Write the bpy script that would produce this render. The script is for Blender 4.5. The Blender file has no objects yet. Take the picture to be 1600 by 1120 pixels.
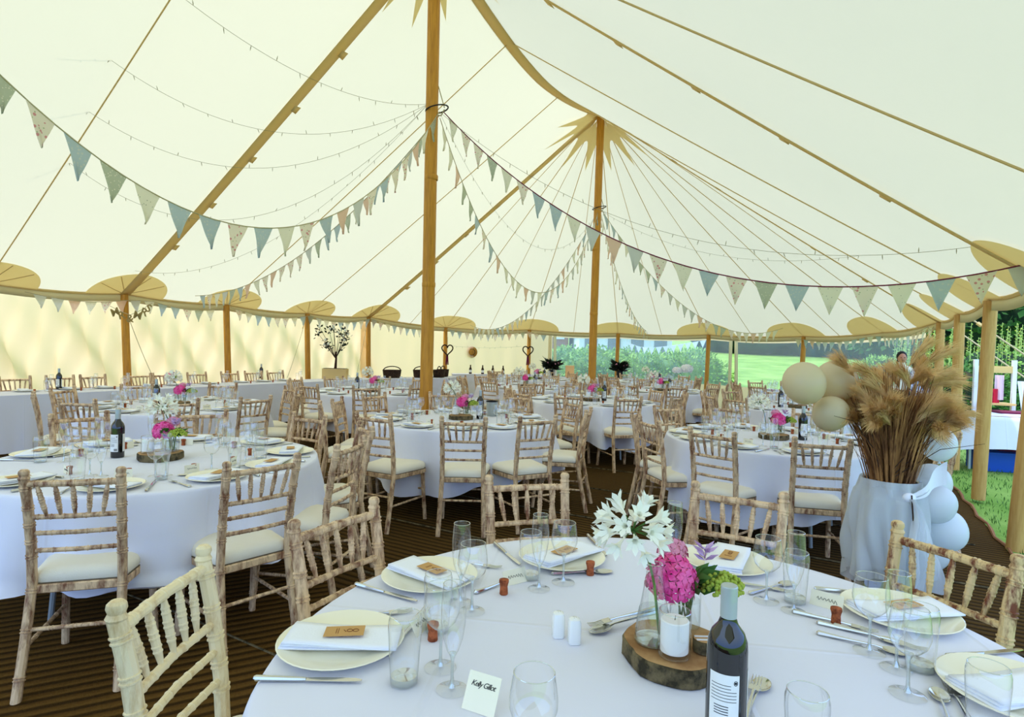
import bpy, bmesh, math, random
from mathutils import Vector, Matrix
import numpy as np
random.seed(7)
PI = math.pi
SC = bpy.context.scene
COL = SC.collection

# ------------------------------------------------------------ camera, world, sun, exposure
CAMH, FPX, TH, RO = 1.475, 920.0, math.atan(15/920), math.radians(1.5)
cam_d = bpy.data.cameras.new('camera')
cam_d.sensor_width = 36.0
cam_d.lens = FPX/1600*36
cam_d.clip_start = 0.05
cam_d.clip_end = 400
cam = bpy.data.objects.new('camera', cam_d)
COL.objects.link(cam)
_R = Vector((1, 0, 0)); _F = Vector((0, math.cos(TH), -math.sin(TH))); _U = Vector((0, math.sin(TH), math.cos(TH)))
_r = _R*math.cos(RO) + _U*math.sin(RO)
_u = -_R*math.sin(RO) + _U*math.cos(RO)
cam.matrix_world = Matrix(((_r.x, _u.x, -_F.x, 0), (_r.y, _u.y, -_F.y, 0), (_r.z, _u.z, -_F.z, CAMH), (0, 0, 0, 1)))
SC.camera = cam
SC.view_settings.view_transform = 'Standard'
SC.view_settings.look = 'None'
SC.view_settings.exposure = 0.08
SC.view_settings.gamma = 1.0
SC.view_settings.use_curve_mapping = False
SC.cycles.max_bounces = 10
SC.cycles.diffuse_bounces = 5
SC.cycles.glossy_bounces = 3
SC.cycles.transmission_bounces = 6
SC.cycles.transparent_max_bounces = 40
SC.cycles.caustics_reflective = False
SC.cycles.caustics_refractive = False
SC.cycles.sample_clamp_indirect = 6
SC.cycles.use_denoising = True

SUN_E, SKY_E = 2.95, 1.0
W = bpy.data.worlds.new('world'); SC.world = W; W.use_nodes = True
_n = W.node_tree.nodes; _l = W.node_tree.links
_bg = _n['Background']
_tc = _n.new('ShaderNodeTexCoord'); _sx = _n.new('ShaderNodeSeparateXYZ'); _rp = _n.new('ShaderNodeValToRGB')
_l.new(_tc.outputs['Generated'], _sx.inputs[0]); _l.new(_sx.outputs['Z'], _rp.inputs[0])
_rp.color_ramp.elements[0].position = 0.0; _rp.color_ramp.elements[0].color = (0.28, 0.48, 1.0, 1)
_rp.color_ramp.elements[1].position = 0.5; _rp.color_ramp.elements[1].color = (0.52, 0.70, 1.0, 1)
_l.new(_rp.outputs[0], _bg.inputs[0]); _bg.inputs[1].default_value = SKY_E*2.6
sun_d = bpy.data.lights.new('sun', 'SUN'); sun_d.energy = SUN_E; sun_d.angle = math.radians(1.2); sun_d.color = (1.0, 0.95, 0.84)
sun = bpy.data.objects.new('sun', sun_d); COL.objects.link(sun)
AX_U = Vector((0.4924, 0.8704, 0)); AX_N = Vector((0.8704, -0.4924, 0))
_sd = (AX_N*0.40 + AX_U*0.22 + Vector((0, 0, -0.92))).normalized()
sun.rotation_euler = _sd.to_track_quat('-Z', 'Y').to_euler()

# ------------------------------------------------------------ pixel helpers (frame 1600 x 1120)
def ray(x, y):
    a = (x-800)/FPX; b = (560-y)/FPX
    c, s = math.cos(RO), math.sin(RO); a, b = c*a-s*b, s*a+c*b
    c, s = math.cos(TH), math.sin(TH)
    return Vector((a, c+b*s, -s+b*c))
def atZ(x, y, z):
    r = ray(x, y); return r*((z-CAMH)/r.z) + Vector((0, 0, CAMH))
def atY(x, y, Y):
    r = ray(x, y); return r*(Y/r.y) + Vector((0, 0, CAMH))
def pix(p):
    c, s = math.cos(TH), math.sin(TH); z = p[2]-CAMH
    d = p[1]*c - z*s
    if d < 0.05: return (-9999, -9999)
    b = (p[1]*s+z*c)/d; a = p[0]/d
    c, s = math.cos(RO), math.sin(RO)
    a, b = c*a+s*b, -s*a+c*b
    return (800+a*FPX, 560-b*FPX)
def seen(pts, m=0):
    for p in pts:
        q = pix(p)
        if -m < q[0] < 1600+m and -m < q[1] < 1120+m: return True
    return False

# ------------------------------------------------------------ materials
def lin(c):
    return tuple(((v/255)/12.92 if v/255 <= 0.04045 else ((v/255+0.055)/1.055)**2.4) for v in c) + (1,)
MATS = {}
class NT:
    def __init__(s, name):
        s.m = bpy.data.materials.new(name); s.m.use_nodes = True
        s.t = s.m.node_tree; s.b = s.t.nodes['Principled BSDF']; s.out = s.t.nodes['Material Output']
        MATS[name] = s.m
    def n(s, k, **kw):
        x = s.t.nodes.new(k)
        for a, v in kw.items():
            if a.startswith('i_'):
                key = a[2:]
                key = int(key) if key.isdigit() else key.replace('_', ' ')
                x.inputs[key].default_value = v
            else: setattr(x, a, v)
        return x
    def l(s, a, b): s.t.links.new(a, b)
def pm(name, rgb, rough=0.6, spec=0.3, metal=0.0, var=0.0, vscale=8.0, rgb2=None, bump=0.0, bscale=60.0, stretch=(1, 1, 1), objvar=0.0, lo=0.42, hi=0.62, extra=None):
    """principled material: base colour, optional noise mix to a second colour, optional bump"""
    M = NT(name); b = M.b
    b.inputs['Base Color'].default_value = lin(rgb); b.inputs['Roughness'].default_value = rough
    b.inputs['Specular IOR Level'].default_value = spec; b.inputs['Metallic'].default_value = metal
    tc = M.n('ShaderNodeTexCoord'); mp = M.n('ShaderNodeMapping'); mp.inputs['Scale'].default_value = stretch
    oi = M.n('ShaderNodeObjectInfo')
    add = M.n('ShaderNodeVectorMath', operation='ADD')
    sc = M.n('ShaderNodeVectorMath', operation='SCALE'); sc.inputs['Scale'].default_value = 17.0
    cmb = M.n('ShaderNodeCombineXYZ')
    M.l(oi.outputs['Random'], cmb.inputs[0]); M.l(oi.outputs['Random'], cmb.inputs[1]); M.l(cmb.outputs[0], sc.inputs[0])
    M.l(tc.outputs['Object'], add.inputs[0]); M.l(sc.outputs[0], add.inputs[1]); M.l(add.outputs[0], mp.inputs[0])
    col = None
    if rgb2 is not None:
        nz = M.n('ShaderNodeTexNoise', i_Scale=vscale, i_Detail=5.0, i_Roughness=0.65)
        M.l(mp.outputs[0], nz.inputs['Vector'])
        rp = M.n('ShaderNodeValToRGB'); rp.color_ramp.elements[0].position = lo; rp.color_ramp.elements[1].position = hi
        rp.color_ramp.elements[0].color = lin(rgb); rp.color_ramp.elements[1].color = lin(rgb2)
        M.l(nz.outputs['Fac'], rp.inputs[0]); col = rp.outputs[0]
    if objvar:
        hs = M.n('ShaderNodeHueSaturation'); mr = M.n('ShaderNodeMapRange'); mr.inputs['To Min'].default_value = 1-objvar; mr.inputs['To Max'].default_value = 1+objvar
        M.l(oi.outputs['Random'], mr.inputs['Value']); M.l(mr.outputs[0], hs.inputs['Value'])
        if col: M.l(col, hs.inputs['Color'])
        else: hs.inputs['Color'].default_value = lin(rgb)
        col = hs.outputs[0]
    if col: M.l(col, b.inputs['Base Color'])
    if bump:
        n2 = M.n('ShaderNodeTexNoise', i_Scale=bscale, i_Detail=3.0)
        M.l(mp.outputs[0], n2.inputs['Vector'])
        bp = M.n('ShaderNodeBump', i_Strength=bump, i_Distance=0.01)
        M.l(n2.outputs['Fac'], bp.inputs['Height']); M.l(bp.outputs[0], b.inputs['Normal'])
    if extra: extra(M)
    return M.m

def canvas(name, rgb, trans, mixf, weave=True):
    M = NT(name); b = M.b
    b.inputs['Base Color'].default_value = lin(rgb); b.inputs['Roughness'].default_value = 0.9; b.inputs['Specular IOR Level'].default_value = 0.1
    tr = M.n('ShaderNodeBsdfTranslucent'); tr.inputs[0].default_value = lin(trans)
    mx = M.n('ShaderNodeMixShader'); mx.inputs[0].default_value = mixf
    M.l(b.outputs[0], mx.inputs[1]); M.l(tr.outputs[0], mx.inputs[2]); M.l(mx.outputs[0], M.out.inputs[0])
    if weave:
        tc = M.n('ShaderNodeTexCoord'); nz = M.n('ShaderNodeTexNoise', i_Scale=1.1, i_Detail=6.0)
        M.l(tc.outputs['Object'], nz.inputs['Vector'])
        bp = M.n('ShaderNodeBump', i_Strength=0.25, i_Distance=0.08)
        M.l(nz.outputs['Fac'], bp.inputs['Height']); M.l(bp.outputs[0], b.inputs['Normal']); M.l(bp.outputs[0], tr.inputs['Normal'])
    return M.m
canvas('roof_canvas', (220, 213, 188), (222, 211, 176), 0.46)
canvas('wall_canvas', (244, 222, 184), (255, 220, 172), 0.60)
canvas('tape', (232, 214, 164), (240, 216, 150), 0.45, False)
canvas('patch', (234, 216, 164), (246, 222, 156), 0.5, False)
canvas('seam', (224, 206, 158), (228, 206, 146), 0.5, False)
canvas('valance', (228, 216, 178), (225, 210, 160), 0.35, False)

def glass(name, tint=(253, 254, 254), base=0.09, k=0.8, rough=0.02, edge=(112, 122, 122)):
    M = NT(name)
    tr = M.n('ShaderNodeBsdfTransparent')
    l2 = M.n('ShaderNodeLayerWeight', i_Blend=0.5); p2_ = M.n('ShaderNodeMath', operation='POWER'); p2_.inputs[1].default_value = 5.0
    M.l(l2.outputs['Facing'], p2_.inputs[0]); ec = M.n('ShaderNodeMix', data_type='RGBA'); ec.inputs[6].default_value = lin(tint); ec.inputs[7].default_value = lin(edge)
    M.l(p2_.outputs[0], ec.inputs[0]); M.l(ec.outputs[2], tr.inputs[0])
    gl = M.n('ShaderNodeBsdfGlossy', i_Roughness=rough); gl.inputs[0].default_value = (1, 1, 1, 1)
    lw = M.n('ShaderNodeLayerWeight', i_Blend=0.5)
    pw = M.n('ShaderNodeMath', operation='POWER'); pw.inputs[1].default_value = 3.5
    mu = M.n('ShaderNodeMath', operation='MULTIPLY_ADD'); mu.inputs[1].default_value = k; mu.inputs[2].default_value = base
    M.l(lw.outputs['Facing'], pw.inputs[0]); M.l(pw.outputs[0], mu.inputs[0])
    mx = M.n('ShaderNodeMixShader')
    M.l(mu.outputs[0], mx.inputs[0]); M.l(tr.outputs[0], mx.inputs[1]); M.l(gl.outputs[0], mx.inputs[2]); M.l(mx.outputs[0], M.out.inputs[0])
    return M.m
glass('clear_glass')
glass('thick_glass', (236, 242, 240), 0.32, 0.55)
glass('water', (249, 252, 251), 0.03, 0.3)

def pvc():
    M = NT('clear_plastic_sheet')
    tr = M.n('ShaderNodeBsdfTransparent'); tr.inputs[0].default_value = (0.93, 0.96, 0.96, 1)
    gl = M.n('ShaderNodeBsdfGlossy', i_Roughness=0.12)
    df = M.n('ShaderNodeBsdfTranslucent'); df.inputs[0].default_value = (0.8, 0.87, 0.9, 1)
    tc = M.n('ShaderNodeTexCoord'); mp = M.n('ShaderNodeMapping'); mp.inputs['Scale'].default_value = (3, 3, 0.5)
    nz = M.n('ShaderNodeTexNoise', i_Scale=2.2, i_Detail=5.0); M.l(tc.outputs['Object'], mp.inputs[0]); M.l(mp.outputs[0], nz.inputs['Vector'])
    bp = M.n('ShaderNodeBump', i_Strength=0.6, i_Distance=0.05); M.l(nz.outputs['Fac'], bp.inputs['Height']); M.l(bp.outputs[0], gl.inputs['Normal'])
    m1 = M.n('ShaderNodeMixShader'); m1.inputs[0].default_value = 0.17
    m2 = M.n('ShaderNodeMixShader'); m2.inputs[0].default_value = 0.07
    M.l(tr.outputs[0], m1.inputs[1]); M.l(df.outputs[0], m1.inputs[2]); M.l(m1.outputs[0], m2.inputs[1]); M.l(gl.outputs[0], m2.inputs[2]); M.l(m2.outputs[0], M.out.inputs[0])
pvc()

def sheer(name, rgb, a):
    M = NT(name)
    tr = M.n('ShaderNodeBsdfTransparent'); df = M.n('ShaderNodeBsdfDiffuse'); df.inputs[0].default_value = lin(rgb)
    tl = M.n('ShaderNodeBsdfTranslucent'); tl.inputs[0].default_value = lin(rgb)
    m0 = M.n('ShaderNodeMixShader'); m0.inputs[0].default_value = 0.45
    M.l(df.outputs[0], m0.inputs[1]); M.l(tl.outputs[0], m0.inputs[2])
    mx = M.n('ShaderNodeMixShader'); mx.inputs[0].default_value = a
    M.l(tr.outputs[0], mx.inputs[1]); M.l(m0.outputs[0], mx.inputs[2]); M.l(mx.outputs[0], M.out.inputs[0])
sheer('organza', (244, 247, 250), 0.66)

def wood(name, c1, c2, rough=0.45, spec=0.35):
    return pm(name, c1, rough=rough, spec=spec, rgb2=c2, vscale=5.0, stretch=(9, 9, 0.7), lo=0.3, hi=0.75, objvar=0.06, bump=0.15, bscale=20)
wood('pole_wood', (208, 148, 46), (166, 108, 26))
wood('pale_pole_wood', (214, 172, 104), (184, 136, 72), 0.6, 0.2)
pm('limewash', (224, 192, 150), rough=0.5, spec=0.35, rgb2=(122, 78, 52), vscale=11.0, stretch=(3.2, 3.2, 0.9), lo=0.42, hi=0.66, objvar=0.07, bump=0.12, bscale=70)
pm('limewash_pale', (232, 214, 170), rough=0.45, spec=0.4, rgb2=(196, 164, 112), vscale=9.0, stretch=(3, 3, 0.8), lo=0.5, hi=0.72, objvar=0.04, bump=0.12, bscale=70)
pm('limewash_worn', (218, 188, 134), rough=0.5, spec=0.35, rgb2=(112, 56, 30), vscale=10.0, stretch=(3, 3, 0.9), lo=0.46, hi=0.6, objvar=0.05, bump=0.12, bscale=70)
pm('cushion', (240, 232, 212), rough=0.85, spec=0.1, bump=0.25, bscale=300, objvar=0.03)
pm('piping', (96, 84, 66), rough=0.8)

def cloth_extra(M):
    pass
def tablecloth_mat():
    M = NT('tablecloth'); b = M.b
    b.inputs['Base Color'].default_value = lin((238, 239, 252)); b.inputs['Roughness'].default_value = 0.8; b.inputs['Specular IOR Level'].default_value = 0.15
    tc = M.n('ShaderNodeTexCoord'); mp = M.n('ShaderNodeMapping'); mp.inputs['Rotation'].default_value = (0, 0, 0.14)
    M.l(tc.outputs['Object'], mp.inputs[0])
    sx = M.n('ShaderNodeSeparateXYZ'); M.l(mp.outputs[0], sx.inputs[0])
    hs = []
    for ax, off in (('X', 0.0), ('Y', 0.05)):
        ad = M.n('ShaderNodeMath', operation='ADD'); ad.inputs[1].default_value = 50.0+off; M.l(sx.outputs[ax], ad.inputs[0])
        pp = M.n('ShaderNodeMath', operation='PINGPONG'); pp.inputs[1].default_value = 0.33; M.l(ad.outputs[0], pp.inputs[0])
        mr = M.n('ShaderNodeMapRange'); mr.inputs['From Min'].default_value = 0.0; mr.inputs['From Max'].default_value = 0.010; mr.inputs['To Min'].default_value = 1.0; mr.inputs['To Max'].default_value = 0.0
        M.l(pp.outputs[0], mr.inputs['Value']); hs.append(mr.outputs[0])
    mx = M.n('ShaderNodeMath', operation='MAXIMUM'); M.l(hs[0], mx.inputs[0]); M.l(hs[1], mx.inputs[1])
    nz = M.n('ShaderNodeTexNoise', i_Scale=4.0, i_Detail=4.0); M.l(tc.outputs['Object'], nz.inputs['Vector'])
    b1 = M.n('ShaderNodeBump', i_Strength=0.5, i_Distance=0.004); M.l(mx.outputs[0], b1.inputs['Height'])
    b2 = M.n('ShaderNodeBump', i_Strength=0.2, i_Distance=0.03); M.l(nz.outputs['Fac'], b2.inputs['Height']); M.l(b1.outputs[0], b2.inputs['Normal'])
    M.l(b2.outputs[0], b.inputs['Normal'])
    # thin cotton lets a little light through
    tr = M.n('ShaderNodeBsdfTranslucent'); tr.inputs[0].default_value = lin((225, 228, 238)); ms = M.n('ShaderNodeMixShader'); ms.inputs[0].default_value = 0.12
    M.l(b.outputs[0], ms.inputs[1]); M.l(tr.outputs[0], ms.inputs[2]); M.l(ms.outputs[0], M.out.inputs[0])
tablecloth_mat()
pm('napkin', (240, 242, 248), rough=0.85, spec=0.1, bump=0.15, bscale=200)
pm('china', (240, 234, 208), rough=0.12, spec=0.6)
pm('steel', (205, 205, 200), rough=0.16, metal=1.0)
pm('kraft', (196, 152, 92), rough=0.8)
pm('ink_brown', (120, 66, 36), rough=0.8)
pm('ink', (24, 24, 28), rough=0.7)
pm('cork', (176, 96, 56), rough=0.9, rgb2=(120, 58, 32), vscale=60, bump=0.5, bscale=120)
pm('card', (244, 238, 210), rough=0.8)
pm('bottle_glass', (6, 8, 12), rough=0.05, spec=0.8)
pm('bottle_label', (232, 232, 228), rough=0.7)
pm('bottle_cap', (176, 186, 184), rough=0.35, metal=0.4)
pm('bark', (112, 98, 68), rough=0.95, rgb2=(52, 46, 30), vscale=25, bump=1.0, bscale=40)
pm('cut_wood', (190, 150, 100), rough=0.8, rgb2=(150, 108, 66), vscale=6)
pm('wax', (246, 244, 236), rough=0.4, spec=0.4)
pm('pot_white', (240, 240, 234), rough=0.2, spec=0.5)
pm('pink', (226, 48, 136), rough=0.7, rgb2=(240, 110, 170), vscale=30, lo=.4, hi=.6)
pm('pale_pink', (226, 150, 176), rough=0.7)
pm('mauve', (200, 168, 208), rough=0.7)
pm('white_petal', (246, 244, 226), rough=0.6)
pm('stem_green', (86, 116, 50), rough=0.6)
pm('leaf_green', (64, 108, 40), rough=0.6, objvar=0.1)
pm('lime_flower', (160, 176, 66), rough=0.8)
pm('dark_leaf', (28, 38, 26), rough=0.6)
pm('cream_balloon', (234, 222, 186), rough=0.25, spec=0.4)
pm('white_balloon', (238, 242, 246), rough=0.25, spec=0.4)
pm('straw', (172, 122, 72), rough=0.9, rgb2=(104, 66, 38), vscale=14, stretch=(1, 1, 0.3), objvar=0.1)
def plume(M): pass
pm('pampas', (240, 204, 142), rough=0.95, rgb2=(216, 174, 112), vscale=10)
pm('metal_zinc', (176, 184, 182), rough=0.4, metal=0.6)
pm('wire', (158, 150, 120), rough=0.6)
pm('rope', (186, 174, 138), rough=0.9)
pm('iron', (30, 26, 22), rough=0.6)
pm('twig', (58, 38, 26), rough=0.9)
pm('gold_letter', (150, 126, 66), rough=0.5)
pm('straw_hat', (176, 126, 50), rough=0.9, bump=0.5, bscale=80)
pm('wicker', (66, 44, 28), rough=0.9, rgb2=(30, 20, 14), vscale=40)
pm('slate', (60, 58, 54), rough=0.8)
pm('brick', (150, 104, 88), rough=0.9)
pm('house_white', (226, 230, 236), rough=0.9)
pm('roof_slate', (120, 126, 136), rough=0.9)
pm('skin', (196, 138, 112), rough=0.6)
pm('black_hair', (16, 13, 14), rough=0.6)
pm('blouse', (214, 224, 238), rough=0.8, rgb2=(120, 140, 190), vscale=30, lo=.5, hi=.55)
pm('dark_trousers', (28, 30, 40), rough=0.9)
pm('white_paint', (228, 232, 238), rough=0.5)
pm('pink_fabric', (232, 200, 210), rough=0.8)
pm('red_fabric', (190, 30, 60), rough=0.8)
pm('maroon', (110, 26, 60), rough=0.7)
pm('blue_crate', (20, 84, 190), rough=0.5)
pm('black_case', (16, 16, 20), rough=0.5)
pm('white_bloom', (250, 250, 250), rough=0.6)
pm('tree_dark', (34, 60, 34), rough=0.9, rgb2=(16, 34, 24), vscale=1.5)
pm('tree_leaf', (66, 112, 50), rough=0.8, objvar=0.15)
pm('hedge_leaf', (160, 200, 96), rough=0.8, rgb2=(104, 152, 70), vscale=1.2)
pm('weed_leaf', (150, 182, 104), rough=0.8)
pm('trunk', (70, 56, 42), rough=0.95)
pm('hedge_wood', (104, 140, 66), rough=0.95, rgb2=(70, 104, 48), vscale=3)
for _nm, _c in (('cream_balloon', (232, 216, 172)), ('white_balloon', (240, 244, 248))):
    _m = MATS[_nm]; _t = _m.node_tree; _tr = _t.nodes.new('ShaderNodeBsdfTranslucent'); _tr.inputs[0].default_value = lin(_c); _x = _t.nodes.new('ShaderNodeMixShader'); _x.inputs[0].default_value = 0.4
    _t.links.new(_t.nodes['Principled BSDF'].outputs[0], _x.inputs[1]); _t.links.new(_tr.outputs[0], _x.inputs[2]); _t.links.new(_x.outputs[0], _t.nodes['Material Output'].inputs[0])

def fabric(name, base, dots):
    M = NT(name); b = M.b; b.inputs['Roughness'].default_value = 0.9
    tc = M.n('ShaderNodeTexCoord'); oi = M.n('ShaderNodeObjectInfo'); ad = M.n('ShaderNodeVectorMath', operation='ADD')
    M.l(tc.outputs['Object'], ad.inputs[0]); M.l(oi.outputs['Random'], ad.inputs[1])
    prev = None
    for i, (c, sc, th) in enumerate(dots):
        v = M.n('ShaderNodeTexVoronoi', i_Scale=sc); M.l(ad.outputs[0], v.inputs['Vector'])
        lt = M.n('ShaderNodeMath', operation='LESS_THAN'); lt.inputs[1].default_value = th; M.l(v.outputs['Distance'], lt.inputs[0])
        mx = M.n('ShaderNodeMix', data_type='RGBA'); mx.inputs[7].default_value = lin(c)
        if prev is None: mx.inputs[6].default_value = lin(base)
        else: M.l(prev, mx.inputs[6])
        M.l(lt.outputs[0], mx.inputs[0]); prev = mx.outputs[2]
    if prev: M.l(prev, b.inputs['Base Color'])
    else: b.inputs['Base Color'].default_value = lin(base)
    tr = M.n('ShaderNodeBsdfTranslucent'); tr.inputs[0].default_value = lin(base)
    if prev: M.l(prev, tr.inputs[0])
    ms = M.n('ShaderNodeMixShader'); ms.inputs[0].default_value = 0.58
    M.l(b.outputs[0], ms.inputs[1]); M.l(tr.outputs[0], ms.inputs[2]); M.l(ms.outputs[0], M.out.inputs[0])
fabric('fab_cream', (236, 234, 214), [((178, 182, 160), 40, 0.16)])
fabric('fab_blue', (182, 200, 206), [((200, 208, 204), 42, 0.3)])
fabric('fab_sage', (188, 196, 174), [((226, 224, 206), 60, 0.25)])
fabric('fab_rose', (238, 230, 212), [((214, 150, 150), 26, 0.26), ((176, 186, 150), 30, 0.16)])
fabric('fab_peach', (232, 200, 176), [])
fabric('fab_grey', (210, 214, 208), [])
fabric('fab_mustard', (170, 150, 84), [((186, 70, 80), 20, 0.25)])
fabric('fab_white', (240, 242, 248), [])
FABS = ['fab_cream', 'fab_blue', 'fab_grey', 'fab_sage', 'fab_rose', 'fab_cream', 'fab_grey', 'fab_rose', 'fab_blue', 'fab_peach']
FABWORD = {'fab_cream': 'cream pennant', 'fab_blue': 'blue pennant', 'fab_grey': 'plain grey pennant', 'fab_sage': 'sage green pennant', 'fab_rose': 'rose print pennant', 'fab_peach': 'peach pennant', 'fab_mustard': 'mustard pennant with red print', 'fab_white': None}

def floor_mat(name, ang, c1, c2, c3):
    M = NT(name); b = M.b; b.inputs['Roughness'].default_value = 0.95; b.inputs['Specular IOR Level'].default_value = 0.05
    tc = M.n('ShaderNodeTexCoord'); mp = M.n('ShaderNodeMapping'); mp.inputs['Rotation'].default_value = (0, 0, ang); M.l(tc.outputs['Object'], mp.inputs[0])
    wv = M.n('ShaderNodeTexWave', wave_type='BANDS', bands_direction='Y', i_Scale=5.0, i_Distortion=0.6, i_Detail=2.0); wv.inputs['Detail Scale'].default_value = 2.0
    M.l(mp.outputs[0], wv.inputs['Vector'])
    nz = M.n('ShaderNodeTexNoise', i_Scale=90.0, i_Detail=4.0); M.l(mp.outputs[0], nz.inputs['Vector'])
    n2 = M.n('ShaderNodeTexNoise', i_Scale=0.8, i_Detail=4.0); M.l(mp.outputs[0], n2.inputs['Vector'])
    r1 = M.n('ShaderNodeValToRGB'); r1.color_ramp.elements[0].position = 0.1; r1.color_ramp.elements[1].position = 0.55
    r1.color_ramp.elements[0].color = lin(c2); r1.color_ramp.elements[1].color = lin(c1); M.l(wv.outputs['Fac'], r1.inputs[0])
    mx = M.n('ShaderNodeMix', data_type='RGBA'); mx.inputs[7].default_value = lin(c3); M.l(r1.outputs[0], mx.inputs[6])
    mm = M.n('ShaderNodeMath', operation='MULTIPLY'); mm.inputs[1].default_value = 0.75; M.l(nz.outputs['Fac'], mm.inputs[0]); M.l(mm.outputs[0], mx.inputs[0])
    m2 = M.n('ShaderNodeMix', data_type='RGBA', blend_type='MULTIPLY'); m2.inputs[0].default_value = 0.5; M.l(mx.outputs[2], m2.inputs[6]); M.l(n2.outputs['Fac'], m2.inputs[7])
    M.l(m2.outputs[2], b.inputs['Base Color'])
    # seams between the strips
    bp = M.n('ShaderNodeBump', i_Strength=0.8, i_Distance=0.012); M.l(wv.outputs['Fac'], bp.inputs['Height'])
    b2 = M.n('ShaderNodeBump', i_Strength=0.5, i_Distance=0.01); M.l(nz.outputs['Fac'], b2.inputs['Height']); M.l(bp.outputs[0], b2.inputs['Normal']); M.l(b2.outputs[0], b.inputs['Normal'])
floor_mat('coir', math.radians(29.5), (108, 80, 40), (46, 32, 14), (78, 58, 28))
floor_mat('coir_left', math.radians(-27), (122, 88, 40), (48, 32, 12), (86, 62, 28))
pm('coir_edge', (150, 104, 72), rough=0.95, bump=0.5, bscale=60)
def grass_mat():
    M = NT('grass'); b = M.b; b.inputs['Roughness'].default_value = 0.9; b.inputs['Specular IOR Level'].default_value = 0.1
    tc = M.n('ShaderNodeTexCoord'); nz = M.n('ShaderNodeTexNoise', i_Scale=0.5, i_Detail=8.0, i_Roughness=0.7); M.l(tc.outputs['Object'], nz.inputs['Vector'])
    n2 = M.n('ShaderNodeTexNoise', i_Scale=60.0, i_Detail=4.0); M.l(tc.outputs['Object'], n2.inputs['Vector'])
    r = M.n('ShaderNodeValToRGB'); r.color_ramp.elements[0].position = 0.35; r.color_ramp.elements[1].position = 0.65
    r.color_ramp.elements[0].color = lin((110, 154, 60)); r.color_ramp.elements[1].color = lin((166, 198, 104)); M.l(nz.outputs['Fac'], r.inputs[0])
    m2 = M.n('ShaderNodeMix', data_type='RGBA', blend_type='MULTIPLY'); m2.inputs[0].default_value = 0.7; M.l(r.outputs[0], m2.inputs[6]); M.l(n2.outputs['Color'], m2.inputs[7])
    M.l(r.outputs[0], b.inputs['Base Color'])
    bp = M.n('ShaderNodeBump', i_Strength=0.8, i_Distance=0.03); M.l(n2.outputs['Fac'], bp.inputs['Height']); M.l(bp.outputs[0], b.inputs['Normal'])
grass_mat()

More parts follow.
